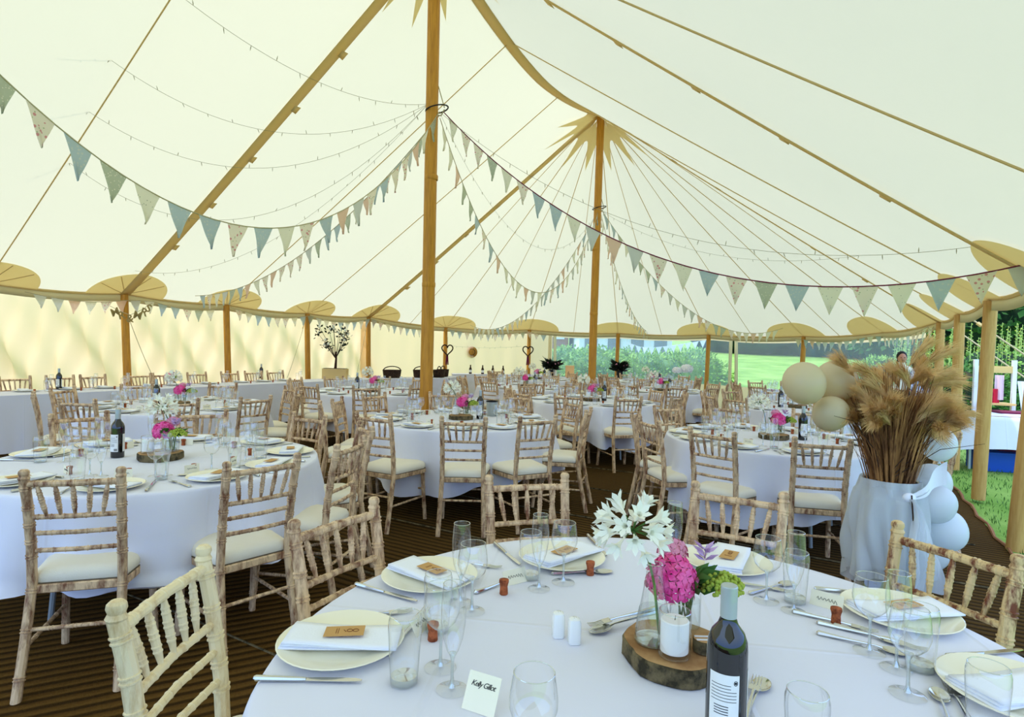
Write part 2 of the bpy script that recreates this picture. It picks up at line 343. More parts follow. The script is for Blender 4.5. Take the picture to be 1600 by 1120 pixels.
# ------------------------------------------------------------ mesh builder
def mesh_from(name, V, F, mat, sharp=35):
    me = bpy.data.meshes.new(name)
    me.from_pydata([tuple(v) for v in V], [], F)
    me.materials.append(MATS[mat])
    me.polygons.foreach_set('use_smooth', [True]*len(me.polygons))
    if sharp: me.set_sharp_from_angle(angle=math.radians(sharp))
    me.update()
    return me
def frame_for(d):
    d = d.normalized(); a = Vector((0, 0, 1)) if abs(d.z) < 0.9 else Vector((1, 0, 0))
    u = d.cross(a).normalized(); return u, u.cross(d)
class MB:
    def __init__(s): s.V = []; s.F = []
    def add(s, V, F):
        o = len(s.V); s.V += [Vector(v) for v in V]; s.F += [tuple(i+o for i in f) for f in F]; return s
    def box(s, c, d, rz=0, M=None):
        x, y, z = d[0]/2, d[1]/2, d[2]/2
        V = [Vector((a*x, b*y, e*z)) for a in (-1, 1) for b in (-1, 1) for e in (-1, 1)]
        R = M or Matrix.Rotation(rz, 3, 'Z')
        return s.add([R@v+Vector(c) for v in V], [(0, 1, 3, 2), (4, 6, 7, 5), (0, 4, 5, 1), (2, 3, 7, 6), (0, 2, 6, 4), (1, 5, 7, 3)])
    def tube(s, P, R, n=8, cap=True, square=0):
        P = [Vector(p) for p in P]
        if not hasattr(R, '__len__'): R = [R]*len(P)
        V = []; u = None
        for i, p in enumerate(P):
            d = P[min(i+1, len(P)-1)]-P[max(i-1, 0)]
            if d.length < 1e-9: d = Vector((0, 0, 1))
            if u is None: u, w = frame_for(d)
            else:
                d = d.normalized(); u = (u-d*u.dot(d)).normalized(); w = u.cross(d)
            for k in range(n):
                t = 2*PI*k/n + (PI/n if square else 0); V.append(p+(u*math.cos(t)+w*math.sin(t))*R[i])
        F = [(i*n+k, i*n+(k+1) % n, (i+1)*n+(k+1) % n, (i+1)*n+k) for i in range(len(P)-1) for k in range(n)]
        if cap: F += [tuple(range(n))[::-1], tuple((len(P)-1)*n+k for k in range(n))]
        return s.add(V, F)
    def lathe(s, prof, n=24, c=(0, 0, 0), close=False):
        V = []; F = []; c = Vector(c)
        for r, z in prof:
            for k in range(n):
                t = 2*PI*k/n; V.append(c+Vector((r*math.cos(t), r*math.sin(t), z)))
        m = len(prof)
        for i in range(m-1 if not close else m):
            j = (i+1) % m
            for k in range(n): F.append((i*n+k, i*n+(k+1) % n, j*n+(k+1) % n, j*n+k))
        return s.add(V, F)
    def cap_disc(s, r, z, n=24, c=(0, 0, 0)):
        c = Vector(c); return s.add([c+Vector((r*math.cos(2*PI*k/n), r*math.sin(2*PI*k/n), z)) for k in range(n)], [tuple(range(n))])
    def ball(s, c, r, n=10, m=7, sc=(1, 1, 1)):
        c = Vector(c); V = [c+Vector((0, 0, -r*sc[2]))]; F = []
        for i in range(1, m):
            a = -PI/2+PI*i/m
            for k in range(n):
                t = 2*PI*k/n; V.append(c+Vector((r*sc[0]*math.cos(a)*math.cos(t), r*sc[1]*math.cos(a)*math.sin(t), r*sc[2]*math.sin(a))))
        V.append(c+Vector((0, 0, r*sc[2])))
        for k in range(n):
            F.append((0, 1+(k+1) % n, 1+k)); F.append((len(V)-1, 1+(m-2)*n+k, 1+(m-2)*n+(k+1) % n))
        for i in range(m-2):
            for k in range(n): F.append((1+i*n+k, 1+i*n+(k+1) % n, 1+(i+1)*n+(k+1) % n, 1+(i+1)*n+k))
        return s.add(V, F)
    def grid(s, fn, nu, nv):
        V = [fn(i/nu, j/nv) for j in range(nv+1) for i in range(nu+1)]
        F = [(j*(nu+1)+i, j*(nu+1)+i+1, (j+1)*(nu+1)+i+1, (j+1)*(nu+1)+i) for j in range(nv) for i in range(nu)]
        return s.add(V, F)
    def leaf(s, p, d, L, w, up=None):
        d = Vector(d).normalized(); a = Vector((random.uniform(-1, 1), random.uniform(-1, 1), random.uniform(-1, 1)))
        u = d.cross(a)
        if u.length < 1e-4: u = d.cross(Vector((0, 0, 1)))
        u = u.normalized()*w/2; p = Vector(p)
        return s.add([p, p+d*L*.5+u, p+d*L, p+d*L*.5-u], [(0, 1, 2, 3)])
    def build(s, name, mat, parent=None, loc=None, sharp=35, thick=0, sub=0):
        me = mesh_from(name, s.V, s.F, mat, sharp)
        o = bpy.data.objects.new(name, me); COL.objects.link(o)
        if parent: o.parent = parent
        if loc is not None: o.location = loc
        if thick:
            m = o.modifiers.new('s', 'SOLIDIFY'); m.thickness = thick; m.offset = -1
        if sub:
            m = o.modifiers.new('u', 'SUBSURF'); m.levels = sub; m.render_levels = sub
        return o
def tag(o, label, cat=None, group=None, kind=None):
    if label: o['label'] = label
    if cat: o['category'] = cat
    if group: o['group'] = group
    if kind: o['kind'] = kind
    return o
def thing(name, label, cat, loc=(0, 0, 0), rz=0, group=None):
    o = bpy.data.objects.new(name, None); COL.objects.link(o); o.empty_display_size = 0.1
    o.location = loc; o.rotation_euler = (0, 0, rz)
    return tag(o, label, cat, group)
def kids(o): return KIDS.get(o.name, [])
KIDS = {}
def reg(root):
    """remember a prototype's children and their children"""
    for c in COL.objects:
        pass
    return root
def dup(root, loc, rz=0, label=None, group=None, tilt=None, scale=None):
    r = root.copy(); COL.objects.link(r); r.location = loc; r.rotation_euler = (tilt[0] if tilt else 0, tilt[1] if tilt else 0, rz)
    if scale: r.scale = (scale,)*3
    if label: r['label'] = label
    if group: r['group'] = group
    elif 'group' in r: pass
    for ch in root.children:
        c = ch.copy(); COL.objects.link(c); c.parent = r
        for g in ch.children:
            d = g.copy(); COL.objects.link(d); d.parent = c
    return r
class Proto:
    """a prototype: its first placement uses the object itself, the rest are copies"""
    def __init__(s, root): s.root = root; s.used = False; s.kids = None
    def put(s, loc, rz=0, label=None, group=None, tilt=None, scale=None):
        if s.kids is None: s.kids = [(c, list(c.children)) for c in s.root.children]
        if not s.used:
            s.used = True; r = s.root; r.location = loc; r.rotation_euler = (tilt[0] if tilt else 0, tilt[1] if tilt else 0, rz)
            if scale: r.scale = (scale,)*3
        else:
            r = s.root.copy(); COL.objects.link(r); r.location = loc; r.rotation_euler = (tilt[0] if tilt else 0, tilt[1] if tilt else 0, rz)
            if scale: r.scale = (scale,)*3
            for ch, gs in s.kids:
                c = ch.copy(); COL.objects.link(c); c.parent = r
                for g in gs:
                    d = g.copy(); COL.objects.link(d); d.parent = c
        if label: r['label'] = label
        if group: r['group'] = group
        return r
ORD = ['', 'leftmost', 'second', 'third', 'fourth', 'fifth', 'sixth', 'seventh', 'eighth', 'ninth', 'tenth', 'eleventh', 'twelfth', 'thirteenth', 'fourteenth', 'fifteenth']
def nth(i, n):
    """i from 0, counted from the left, of n"""
    if n == 1: return 'only'
    if i == 0: return 'leftmost'
    if i == n-1: return 'rightmost'
    if i < 6: return ORD[i+1] + ' from the left'
    return ORD[n-i] + ' from the right' if n-i < 16 else ORD[i+1]+' from the left'

# ============================================================ SETTING
P1 = Vector((-1.04, 7.2, 0)); P2 = Vector((1.63, 11.92, 0))
def ST(s, t, z=0): return P1 + AX_U*s + AX_N*t + Vector((0, 0, z))
# side poles round the tent: photo x, y of the pole top, plan position, foot on the ridge axis (s)
POLES = [  # (x, y, z, s on the axis)
    ST(-9.6, -5.8, 2.2), ST(-4.1, -5.8, 2.2), ST(-2.3, -5.8, 2.2),
    Vector((-6.34, 9.60, 2.22)), Vector((-5.45, 11.19, 2.19)), Vector((-4.50, 12.87, 2.15)), Vector((-3.56, 14.50, 2.19)),
    Vector((-1.90, 16.65, 2.05)), Vector((0.50, 17.70, 2.08)), Vector((3.15, 17.60, 2.04)), Vector((5.46, 16.40, 2.03)),
    Vector((7.05, 14.25, 1.98)), Vector((7.50, 11.90, 2.02)),
    Vector((7.00, 9.65, 2.12)), Vector((6.02, 7.95, 2.12)), Vector((5.00, 6.18, 2.14)), Vector((4.02, 4.45, 2.12)),
    ST(-1.8, 5.8, 2.12), ST(-3.6, 5.8, 2.12), ST(-5.4, 5.8, 2.12), ST(-9.6, 5.8, 2.12)]
SAX = [-9.6, -4.1, -2.3, 0, 1.8, 3.6, 5.42, 5.42, 5.42, 5.42, 5.42, 5.42, 5.42, 5.42, 3.6, 1.8, 0, -1.8, -3.6, -5.4, -9.6]
NP = len(POLES)
def ridge_z(s):
    if s >= 0:
        k = abs(s-2.9)/2.9 if s < 2.9 else abs(s-2.9)/2.52
        return 5.90 + (6.50-5.90 if s < 2.9 else 6.28-5.90)*min(k, 1)**1.7
    k = abs(s+2.7)/2.7
    return 5.9+0.6*min(k, 1.3)**1.7
def S(b, q):
    """roof point: b = position along the eave (pole index, float), q = 0 at the eave, 1 on the ridge or peak"""
    i = max(0, min(int(b), NP-2)); f = b-i
    E = POLES[i].lerp(POLES[i+1], f); s = SAX[i]+(SAX[i+1]-SAX[i])*f
    rz = ridge_z(s); foot = P1+AX_U*s
    sag = -0.05*math.sin(PI*f)*(1-q)
    p = Vector((E.x, E.y, 0)).lerp(foot, q)
    p.z = E.z + (rz-E.z)*q**1.03 + sag
    bil = 0.10*math.sin(PI*f)*math.sin(PI*q)   # canvas between the tapes lifts a little
    p.z += bil
    return p
def Sn(b, q, off):
    """roof point moved off to the inside"""
    p = S(b, q); a = S(min(b+.02, NP-1.001), q)-S(max(b-.02, 0), q); c = S(b, min(q+.02, 1))-S(b, max(q-.02, 0))
    n = a.cross(c)
    if n.length < 1e-9: n = Vector((0, 0, 1))
    n.normalize()
    if n.z < 0: n = -n
    return p-n*off
m = MB(); nb = (NP-1)*8; nq = 28
m.grid(lambda u, v: S(u*(NP-1), v), nb, nq)
roof = m.build('ceiling', 'roof_canvas', sharp=0); tag(roof, 'cream canvas marquee roof sweeping up to two tall poles', kind='structure')
# near end of the roof is open; valance round the eave
m = MB()
m.grid(lambda u, v: Sn(u*(NP-1), 0, 0)+Vector((0, 0, 0.02-0.15*v))+(P1+AX_U*2.7-S(u*(NP-1), 0)).normalized()*0.0, nb, 1)
m.build('valance', 'valance', roof, sharp=0, thick=0.004)
# rolled hem rope under the edge
m = MB(); m.tube([S(k/8, 0)+Vector((0, 0, -0.005)) for k in range(nb+1)], 0.024, 6); m.build('hem_rope', 'patch', roof)
def strip(bc, w, q0, q1, off, n=40, edge=0.0):
    """tape lying on the roof from q0 to q1 at eave position bc, width w metres"""
    V = []; F = []
    for j in range(n+1):
        q = q0+(q1-q0)*j/n; c = Sn(bc, q, off); d = (S(bc, min(q+.01, 1))-S(bc, max(q-.01, 0))).normalized()
        sd = d.cross(Vector((0, 0, 1))).normalized(); V += [c-sd*w/2, c+sd*w/2]
    F = [(2*j, 2*j+1, 2*j+3, 2*j+2) for j in range(n)]
    return V, F
BANDS = [3, 6, 13, 16]
for b in BANDS:
    m = MB(); V, F = strip(b, 0.16 if b in (3, 6) else 0.09, 0.0, 0.99, 0.035); m.add(V, F)
    m.build('webbing_band', 'tape', roof, thick=0.006, sharp=0)
for b in [2, 4, 5, 7, 8, 9, 10, 11, 12, 14, 15, 17]:
    m = MB(); m.tube([Sn(b, .002+.99*j/40, .012) for j in range(41)], 0.008, 5, cap=False); m.build('seam', 'seam', roof)
for b in [7.5, 8.5, 9.5, 10.5, 11.5, 12.5, 6.5]:
    m = MB(); m.tube([Sn(b, .002+.99*j/40, .010) for j in range(41)], 0.006, 5, cap=False); m.build('seam', 'seam', roof)
# ridge tape
m = MB(); V = []; F = []
ss = [5.42*j/40 for j in range(41)]
for s in ss:
    c = P1+AX_U*s; c.z = ridge_z(s)-0.05; V += [c-AX_N*0.09, c+AX_N*0.09]
m.add(V, [(2*j, 2*j+1, 2*j+3, 2*j+2) for j in range(40)]); m.build('ridge_tape', 'tape', roof, thick=0.006, sharp=0)
# small tabs beside the wide tapes
for b in BANDS:
    for q in (.18, .32, .46, .60, .74):
        p = Sn(b+0.055*(1 if b in (3, 6) else -1), q, .03); d = (S(b, q+.02)-S(b, q)).normalized(); sd = d.cross(Vector((0, 0, 1))).normalized()
        m = MB(); m.add([p-d*.06-sd*.05, p+d*.06-sd*.05, p+d*.05+sd*.05, p-d*.05+sd*.05], [(0, 1, 2, 3)]); m.build('tab', 'tape', roof, thick=0.004)
# round reinforcing patches at the side poles
for b in range(2, 18):
    V = []; F = []; n = 22; k = 6
    for i in range(n+1):
        a = PI*i/n
        for j in range(k+1):
            r = j/k; db = 0.33*math.cos(a)*r; dq = 0.078*math.sin(a)**0.8*r
            V.append(Sn(max(0, b+db), dq, .022))
    F = [(i*(k+1)+j, i*(k+1)+j+1, (i+1)*(k+1)+j+1, (i+1)*(k+1)+j) for i in range(n) for j in range(k)]
    m = MB(); m.add(V, F); po = m.build('reinforcement_patch', 'patch', roof, sharp=0)
    if 2 <= b < 8:
        m = MB()
        for a in (40, 75, 120, 150):
            a = math.radians(a); m.tube([Sn(b+.33*math.cos(a)*r, .078*math.sin(a)**.8*r, .03) for r in (.15, .4, .7, .95)], .006, 5)
        m.build('stitching', 'seam', po)
# star shaped crown patches at the two peaks
def plan_z(x, y):
    v = Vector((x, y, 0))-P1; s = v.dot(AX_U); t = v.dot(AX_N)
    if s > 5.42:
        r = (Vector((x, y, 0))-P2).length; q = max(0, 1-r/5.85); return 2.1+(6.28-2.1)*q**1.03
    q = max(0, 1-abs(t)/5.8); return 2.15+(ridge_z(s)-2.15)*q**1.03
for C, nsp, rr in ((P1, 12, 0.80), (P2, 12, 1.0)):
    V = []; F = []; n = nsp*8; k = 5
    for i in range(n):
        a = 2*PI*i/n + (0.12 if C is P2 else 0.5); f = (i % 8)/8; sp = abs(f-.5)*2
        R = 0.50*rr + 0.60*rr*max(0, sp)**2.4
        for j in range(1, k+1):
            r = R*j/k; x = C.x+r*math.cos(a); y = C.y+r*math.sin(a); V.append(Vector((x, y, plan_z(x, y)-.05-.03*(1-j/k))))
    for i in range(n):
        i2 = (i+1) % n
        for j in range(k-1): F.append((i*k+j, i*k+j+1, i2*k+j+1, i2*k+j))
    m = MB(); m.add(V, F); m.build('crown_patch', 'tape', roof, sharp=0)

# walls
def wall_grid(m, b0, b1, z0, z1, inset, nu, nv, amp, ph=0.0, slant=1.0):
    ctr = P1+AX_U*2.7
    def fn(u, v):
        b = b0+(b1-b0)*u; e = S(b, 0); o = Vector((e.x-ctr.x, e.y-ctr.y, 0)).normalized()
        zt = e.z + z1; z = z0+(zt-z0)*v
        f = (math.sin(b*9.0+slant*v*3.2+ph)+.7*math.sin(b*21+slant*v*5+1.3+ph)+.5*math.sin(b*37-slant*v*2+ph*2))
        w = amp*f*math.sin(PI*min(1, max(0, .12+.8*v)))
        return Vector((e.x, e.y, z))+o*(inset+w)
    m.grid(fn, nu, nv)
m = MB(); wall_grid(m, 0.0, 6.06, 0, -.06, 0.26, 420, 30, 0.062, 0.0, 2.6); wl = m.build('wall_left', 'wall_canvas', sharp=0); tag(wl, 'pale cream canvas side wall hanging in slanting creases', kind='structure')
m = MB(); wall_grid(m, 5.94, 8.26, 0, -.06, 0.22, 160, 22, 0.014, 1.0, -.4); wb = m.build('wall_back', 'wall_canvas', sharp=0); tag(wb, 'flat cream canvas wall at the far end', kind='structure')
def window(name, b0, b1, label):
    m = MB(); wall_grid(m, b0, b1, 0.62, -.16, 0.22, 60, 10, 0.008, 2.0); w = m.build(name, 'clear_plastic_sheet', sharp=0)
    tag(w, label, kind='structure')
    m = MB(); wall_grid(m, b0, b1, 0.0, -9, 0.22, 60, 3, 0.006, 2.0)
    o = Vector((0, 0, 0)); m2 = MB()
    ctr = P1+AX_U*2.7
    def fn(u, v):
        e = S(b0+(b1-b0)*u, 0); oo = Vector((e.x-ctr.x, e.y-ctr.y, 0)).normalized(); return Vector((e.x, e.y, .62*v))+oo*.22
    m2.grid(fn, 50, 2); m2.build('sheet_skirt', 'wall_canvas', w, sharp=0)
    m3 = MB()
    def fn2(u, v):
        e = S(b0+(b1-b0)*u, 0); oo = Vector((e.x-ctr.x, e.y-ctr.y, 0)).normalized(); return Vector((e.x, e.y, e.z-.16+.16*v))+oo*.22
    m3.grid(fn2, 50, 1); m3.build('sheet_header', 'wall_canvas', w, sharp=0)
    return w
window('window_1', 8.26, 10.22, 'clear plastic window sheet in front of the green hedge')
window('window_2', 10.30, 12.6, 'clear plastic window sheet looking onto the open meadow')
# canvas strips where the window sheets are laced
ctr0 = P1+AX_U*2.7
for i, (b, nm) in enumerate(((8.26, 'trim_1'), (10.26, 'trim_2'))):
    e = S(b, 0); o = Vector((e.x-ctr0.x, e.y-ctr0.y, 0)).normalized(); sd = o.cross(Vector((0, 0, 1)))
    m = MB()
    for dx in (-.07, .07):
        m.grid(lambda u, v: Vector((e.x, e.y, v*(e.z-.02)))+o*(.17+.02*math.sin(u*9))+sd*(dx+(u-.5)*.09+.06*(1-v)*(1 if dx > 0 else 0)), 6, 10)
    tr = m.build(nm, 'valance', sharp=0); tag(tr, None, kind='structure')

# side poles
def square_pole(name, top, foot, w, mat, label, group=None, tw=None):
    t = thing(name, label, 'tent pole', foot, 0, group)
    d = top-foot
    m = MB(); n = 8
    pts = [Vector((0, 0, 0)), d*.3, d*.6, d]
    m.tube(pts, [w*.5, w*.52, w*.5, w*.5], 12)
    m.build('shaft', mat, t)
    m = MB(); m.tube([d, d+Vector((0, 0, .05))], [.012, .012], 6); m.build('spigot', 'iron', t)
    return t
polelab = {3: 'wooden side pole beside the hanging gold letters', 4: 'second wooden side pole right of the gold letters', 5: 'third wooden side pole, left of the tall bouquet in a trough',
           6: 'fourth wooden side pole, right of the tall bouquet', 7: 'far side pole with a twig heart beside the tallest pole', 8: 'far side pole with a twig heart near the clear window',
           9: 'side pole in the hedge window behind the second tall pole', 10: 'side pole at the right end of the hedge window', 11: 'side pole in front of the meadow, above the cream balloons',
           13: 'pale side pole partly hidden by the pampas grass plumes', 14: 'pale side pole right of the pampas grass', 15: 'thick pale pole standing before the white outdoor table', 16: 'pale pole at the right edge beside the lawn'}
for i in sorted(polelab):
    T = POLES[i].copy(); e = T; ins = (ctr0-Vector((T.x, T.y, 0))); ins.z = 0; ins.normalize()
    foot = Vector((T.x, T.y, 0)) + ins*(.12 if i < 12 else 0)
    if i == 15: foot = Vector((5.02, 6.27, 0))
    if i == 16: foot = Vector((3.99, 4.60, 0))
    T.z -= .03
    square_pole('side_pole', T, foot, .115 if i < 13 else .125, 'pole_wood' if i < 12 else 'pale_pole_wood', polelab[i], 'side poles round the marquee')
# king poles
def king(C, zt, lab, top):
    t = thing('king_pole', lab, 'tent pole', C, 0, 'tall poles holding up the marquee roof')
    m = MB(); m.tube([(0, 0, 0), (0, 0, 2), (top[0]*.5, top[1]*.5, 4), (top[0], top[1], zt)], [.078, .078, .076, .074], 18); m.build('shaft', 'pole_wood', t)
    zr = 4.36
    m = MB(); r = .12
    m.tube([(r*1.5*math.cos(a)*.75+.05, r*math.sin(a), zr+.03*math.cos(a)) for a in [2*PI*k/24 for k in range(25)]], .009, 6); m.build('hanging_ring', 'iron', t)
    m = MB(); m.tube([(.14, 0, zr+.02), (.06, .0, zr+.28)], .007, 6); m.tube([(.14, 0, zr), (.10, .02, zr-.07), (.03, .05, zr-.05)], .007, 6); m.build('rope_tie', 'rope', t)
    for z, w in ((3.5, .083), (2.2, .083)):
        m = MB(); m.lathe([(w-.004, z), (w, z+.01), (w, z+.05), (w-.004, z+.06)], 18); m.build('band', 'pole_wood', t)
    return t
king(P1, 6.42, 'tallest round wooden pole, rising out of the picture behind the middle table', (-.02, 0, 0))
king(P2, 6.22, 'tall round wooden pole meeting the star-shaped roof patch', (.03, 0, 0))

# floor and ground
m = MB(); fl = [ST(-12, -6.2), ST(5.4, -6.2)]
for k in range(1, 16):
    a = PI*k/16; fl.append(P2 - AX_N*(5.9-.3*k/16)*math.cos(a) + AX_U*5.9*math.sin(a))
fl += [ST(5.4, 5.6), ST(-12, 5.6)]
fl = fl[::-1]
m.add([v+Vector((0, 0, 0)) for v in fl], [tuple(range(len(fl)))]); m.add([v+Vector((0, 0, -.03)) for v in fl], [tuple(range(len(fl)))])
floor = m.build('floor', 'coir', sharp=0); tag(floor, 'brown coir matting floor laid in strips', kind='structure')
m = MB()
for s in (-3.9, -2.9, -1.9, -.9, .15, 1.2, 2.25, 3.3):
    m.tube([ST(s, -1.0+0.8*j, .004)+AX_U*.02*math.sin(j*1.7+s) for j in range(9)], .008, 5)
m.build('matting_seam', 'bark', floor)
m = MB(); m.tube([ST(-6+.25*j, 5.6+.02*math.sin(j*2.1), .008) for j in range(46)], [.012+.004*(j % 2) for j in range(46)], 6); m.build('matting_edge', 'coir_edge', floor)
q = [Vector((-4.6, .6, .006)), Vector((-.55, 2.55, .006)), Vector((-2.6, 6.6, .006)), Vector((-6.4, 4.8, .006))]
m = MB(); m.add(q + [v-Vector((0, 0, .006)) for v in q], [(0, 1, 2, 3), (0, 4, 5, 1), (1, 5, 6, 2), (2, 6, 7, 3), (3, 7, 4, 0)]); mat_o = m.build('matting_strip', 'coir_left', floor)
def gz(y): return -.035 + max(0, y-24)*.036
m = MB(); m.grid(lambda u, v: Vector((-160+320*u, -40+220*v, gz(-40+220*v))), 4, 110)
gr = m.build('ground', 'grass', sharp=0); tag(gr, 'sunlit green grass of the field', kind='structure')
# near lawn blades
m = MB()
for k in range(7000):
    s = random.uniform(-1, 9); t = 5.68+random.random()**1.4*5
    p = ST(s, t, -.03); m.leaf(p, (random.uniform(-.5, .5), random.uniform(-.5, .5), 1), random.uniform(.03, .07), .008)
m.build('grass', 'leaf_green', sharp=0); tag(bpy.data.objects['grass'], 'short lawn grass blades beside the matting', 'grass', kind='stuff')

# ------------------------------------------------------------ outside
def foliage(m, c, sx, sy, sz, n, L, w):
    for k in range(n):
        a = random.uniform(0, 2*PI); b = math.asin(random.uniform(-.3, 1)); r = random.uniform(.82, 1.08)
        d = Vector((math.cos(a)*math.cos(b), math.sin(a)*math.cos(b), math.sin(b)))
        p = Vector(c)+Vector((d.x*sx, d.y*sy, d.z*sz))*r
        m.leaf(p, d+Vector((random.uniform(-.8, .8), random.uniform(-.8, .8), random.uniform(-.6, .8))), L*random.uniform(.6, 1.3), w)
def blob(m, c, sx, sy, sz, amp=.12):
    mm = MB(); mm.ball((0, 0, 0), 1, 22, 14)
    ph = [random.uniform(0, 6) for _ in range(4)]
    V = [Vector((v.x*sx, v.y*sy, v.z*sz))*(1+amp*(math.sin(v.x*5+ph[0])+math.sin(v.y*6+ph[1])+math.sin(v.z*7+ph[2]))*.7)+Vector(c) for v in mm.V]
    m.add(V, mm.F)
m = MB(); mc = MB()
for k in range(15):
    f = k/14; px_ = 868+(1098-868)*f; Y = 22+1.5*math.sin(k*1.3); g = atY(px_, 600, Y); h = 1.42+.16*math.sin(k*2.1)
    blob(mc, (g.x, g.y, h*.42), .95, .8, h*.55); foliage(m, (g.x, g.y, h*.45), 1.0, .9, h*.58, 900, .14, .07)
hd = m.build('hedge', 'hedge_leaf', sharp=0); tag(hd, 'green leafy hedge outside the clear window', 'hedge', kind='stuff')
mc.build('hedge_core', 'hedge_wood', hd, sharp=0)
def tree(px_, Y, h, w, label, crown_z=.55, n=1500, mat='tree_leaf'):
    g = atY(px_, 560, Y); t = thing('tree', label, 'tree', (g.x, g.y, gz(g.y)), 0, 'trees beyond the field')
    m = MB(); m.tube([(0, 0, 0), (.1, 0, h*.3), (0, .1, h*.6)], [.22, .18, .1], 8); m.build('trunk', 'trunk', t)
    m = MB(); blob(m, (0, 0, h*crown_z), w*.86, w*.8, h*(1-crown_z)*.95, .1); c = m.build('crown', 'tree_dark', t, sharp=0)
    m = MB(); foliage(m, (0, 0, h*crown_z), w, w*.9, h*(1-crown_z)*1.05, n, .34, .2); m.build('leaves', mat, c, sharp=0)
for i, (px_, Y, h, w) in enumerate([(1130, 74, 9, 6), (1180, 70, 8, 6), (1228, 72, 8.5, 6), (1275, 68, 9, 6), (1320, 66, 9, 6), (1362, 64, 9, 6), (1410, 58, 10, 6)]):
    tree(px_, Y, h, w, 'dark tree in the wood line beyond the meadow, %s' % nth(i, 7), .46)
for i, (px_, Y, h, w) in enumerate([(1440, 25, 6.0, 2.6), (1515, 22, 6.5, 2.8), (1590, 20, 7, 3.0), (1680, 18, 7, 3.0)][:3]):
    tree(px_, Y, h, w, 'tall dark green tree behind the outdoor table, %s' % nth(i, 3), .48, 3800)
def bush(px_, Y, w, h, mat, label, n=1500):
    g = atY(px_, 560, Y); t = thing('bush', label, 'bush', (g.x, g.y, 0))
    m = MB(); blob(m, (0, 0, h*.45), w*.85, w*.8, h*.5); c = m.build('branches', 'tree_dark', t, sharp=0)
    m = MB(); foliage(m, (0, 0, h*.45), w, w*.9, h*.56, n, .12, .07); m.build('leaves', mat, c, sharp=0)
bush(1500, 13.5, 1.0, 1.35, 'tree_leaf', 'dark green bush beyond the guy rope, right of the plumes')
bush(1375, 21, .8, 1.5, 'hedge_leaf', 'light green bush outside the meadow window')
bush(1560, 16.5, 1.6, 1.7, 'hedge_leaf', 'bright green bush behind the white display stand')
# tall flowering weeds
m = MB(); mb = MB()
for k in range(120):
    px_ = random.uniform(1395, 1640); Y = random.uniform(15, 18); g = atY(px_, 560, Y); h = random.uniform(1.5, 2.55)
    m.tube([(g.x, g.y, 0), (g.x+.05, g.y, h)], [.014, .006], 4)
    for j in range(26):
        z = h*(.35+.62*j/26); a = j*2.4; m.leaf((g.x+.05*z/h, g.y, z), (math.cos(a), math.sin(a), .3), .09*(1.25-z/h)+.03, .035)
    for j in range(16):
        z = h*(.78+.22*j/16); a = j*2.1; mb.leaf((g.x+.05*z/h, g.y, z), (math.cos(a), math.sin(a), .1), .045, .04)
wd = m.build('weeds', 'weed_leaf', sharp=0); tag(wd, 'tall flowering weeds standing at the edge of the field', 'weeds', kind='stuff'); mb.build('flower_spikes', 'lime_flower', wd, sharp=0)
# buildings behind the hedge
def house(x0, x1, Y, h, mat, label, roofh, deep=6):
    a = atY(x0, 545, Y); b = atY(x1, 545, Y); w = b.x-a.x
    t = thing('house', label, 'building', ((a.x+b.x)/2, Y, 0))
    m = MB(); m.box((0, deep/2, h/2), (w, deep, h)); wo = m.build('facade', mat, t)
    m = MB(); m.add([(-w/2-.2, -.3, h), (w/2+.2, -.3, h), (w/2+.2, deep+.3, h), (-w/2-.2, deep+.3, h), (-w/2-.2, deep/2, h+roofh), (w/2+.2, deep/2, h+roofh)], [(0, 1, 5, 4), (2, 3, 4, 5), (0, 4, 3), (1, 2, 5), (0, 3, 2, 1)]); m.build('roof', 'roof_slate', t)
    return t, w, h
t, w, h = house(862, 888, 36, 4.2, 'brick', 'brick building seen above the hedge', 1.5)
m = MB(); m.box((0, -.03, 2.6), (.5, .05, .9)); m.build('window', 'white_paint', t)
t, w, h = house(905, 1050, 33, 2.5, 'house_white', 'long pale building behind the hedge', 1.2)
for k in range(4):
    m = MB(); m.box((-w/2+w*(k+.5)/4, -.03, 1.85), (.7, .05, .8)); m.build('window', 'roof_slate', t)

# ============================================================ CHAIRS
def bamboo(m, P, r, rings, n=10, rr=1.16, dbl=True, taper=None):
    """turned bamboo-style rod along the points P; rings = fractions of the length where a double ring sits"""
    P = [Vector(p) for p in P]; L = [0]
    for a, b in zip(P, P[1:]): L.append(L[-1]+(b-a).length)
    T = L[-1]
    def at(s):
        s = max(0, min(T, s))
        for i in range(len(P)-1):
            if s <= L[i+1]+1e-9: return P[i].lerp(P[i+1], (s-L[i])/max(1e-9, L[i+1]-L[i]))
        return P[-1]
    ev = [(0, 1), (T, 1)] + [(l, 1) for l in L[1:-1]]
    w = .0035
    for f in rings:
        c = f*T
        cs = (c-.006, c+.006) if dbl else (c,)
        for cc in cs: ev += [(cc-w, 1.0), (cc-w*.5, rr), (cc+w*.5, rr), (cc+w, 1.0)]
    ev.sort()
    pts = []; R = []
    for s, k in ev:
        if 0 <= s <= T:
            if pts and (at(s)-pts[-1]).length < 1e-5: continue
            pts.append(at(s)); R.append(r*k*(taper(s/T) if taper else 1))
    m.tube(pts, R, n)
CW = .163
POSTB = lambda s: [Vector((s*.178, -.285, 0)), Vector((s*.170, -.235, .22)), Vector((s*CW, -.195, .44)), Vector((s*CW, -.205, .60)), Vector((s*.166, -.235, .79)), Vector((s*.170, -.260, .900))]
def post_at(s, z):
    P = POSTB(s)
    for a, b in zip(P, P[1:]):
        if z <= b.z: return a.lerp(b, (z-a.z)/(b.z-a.z))
    return P[-1]
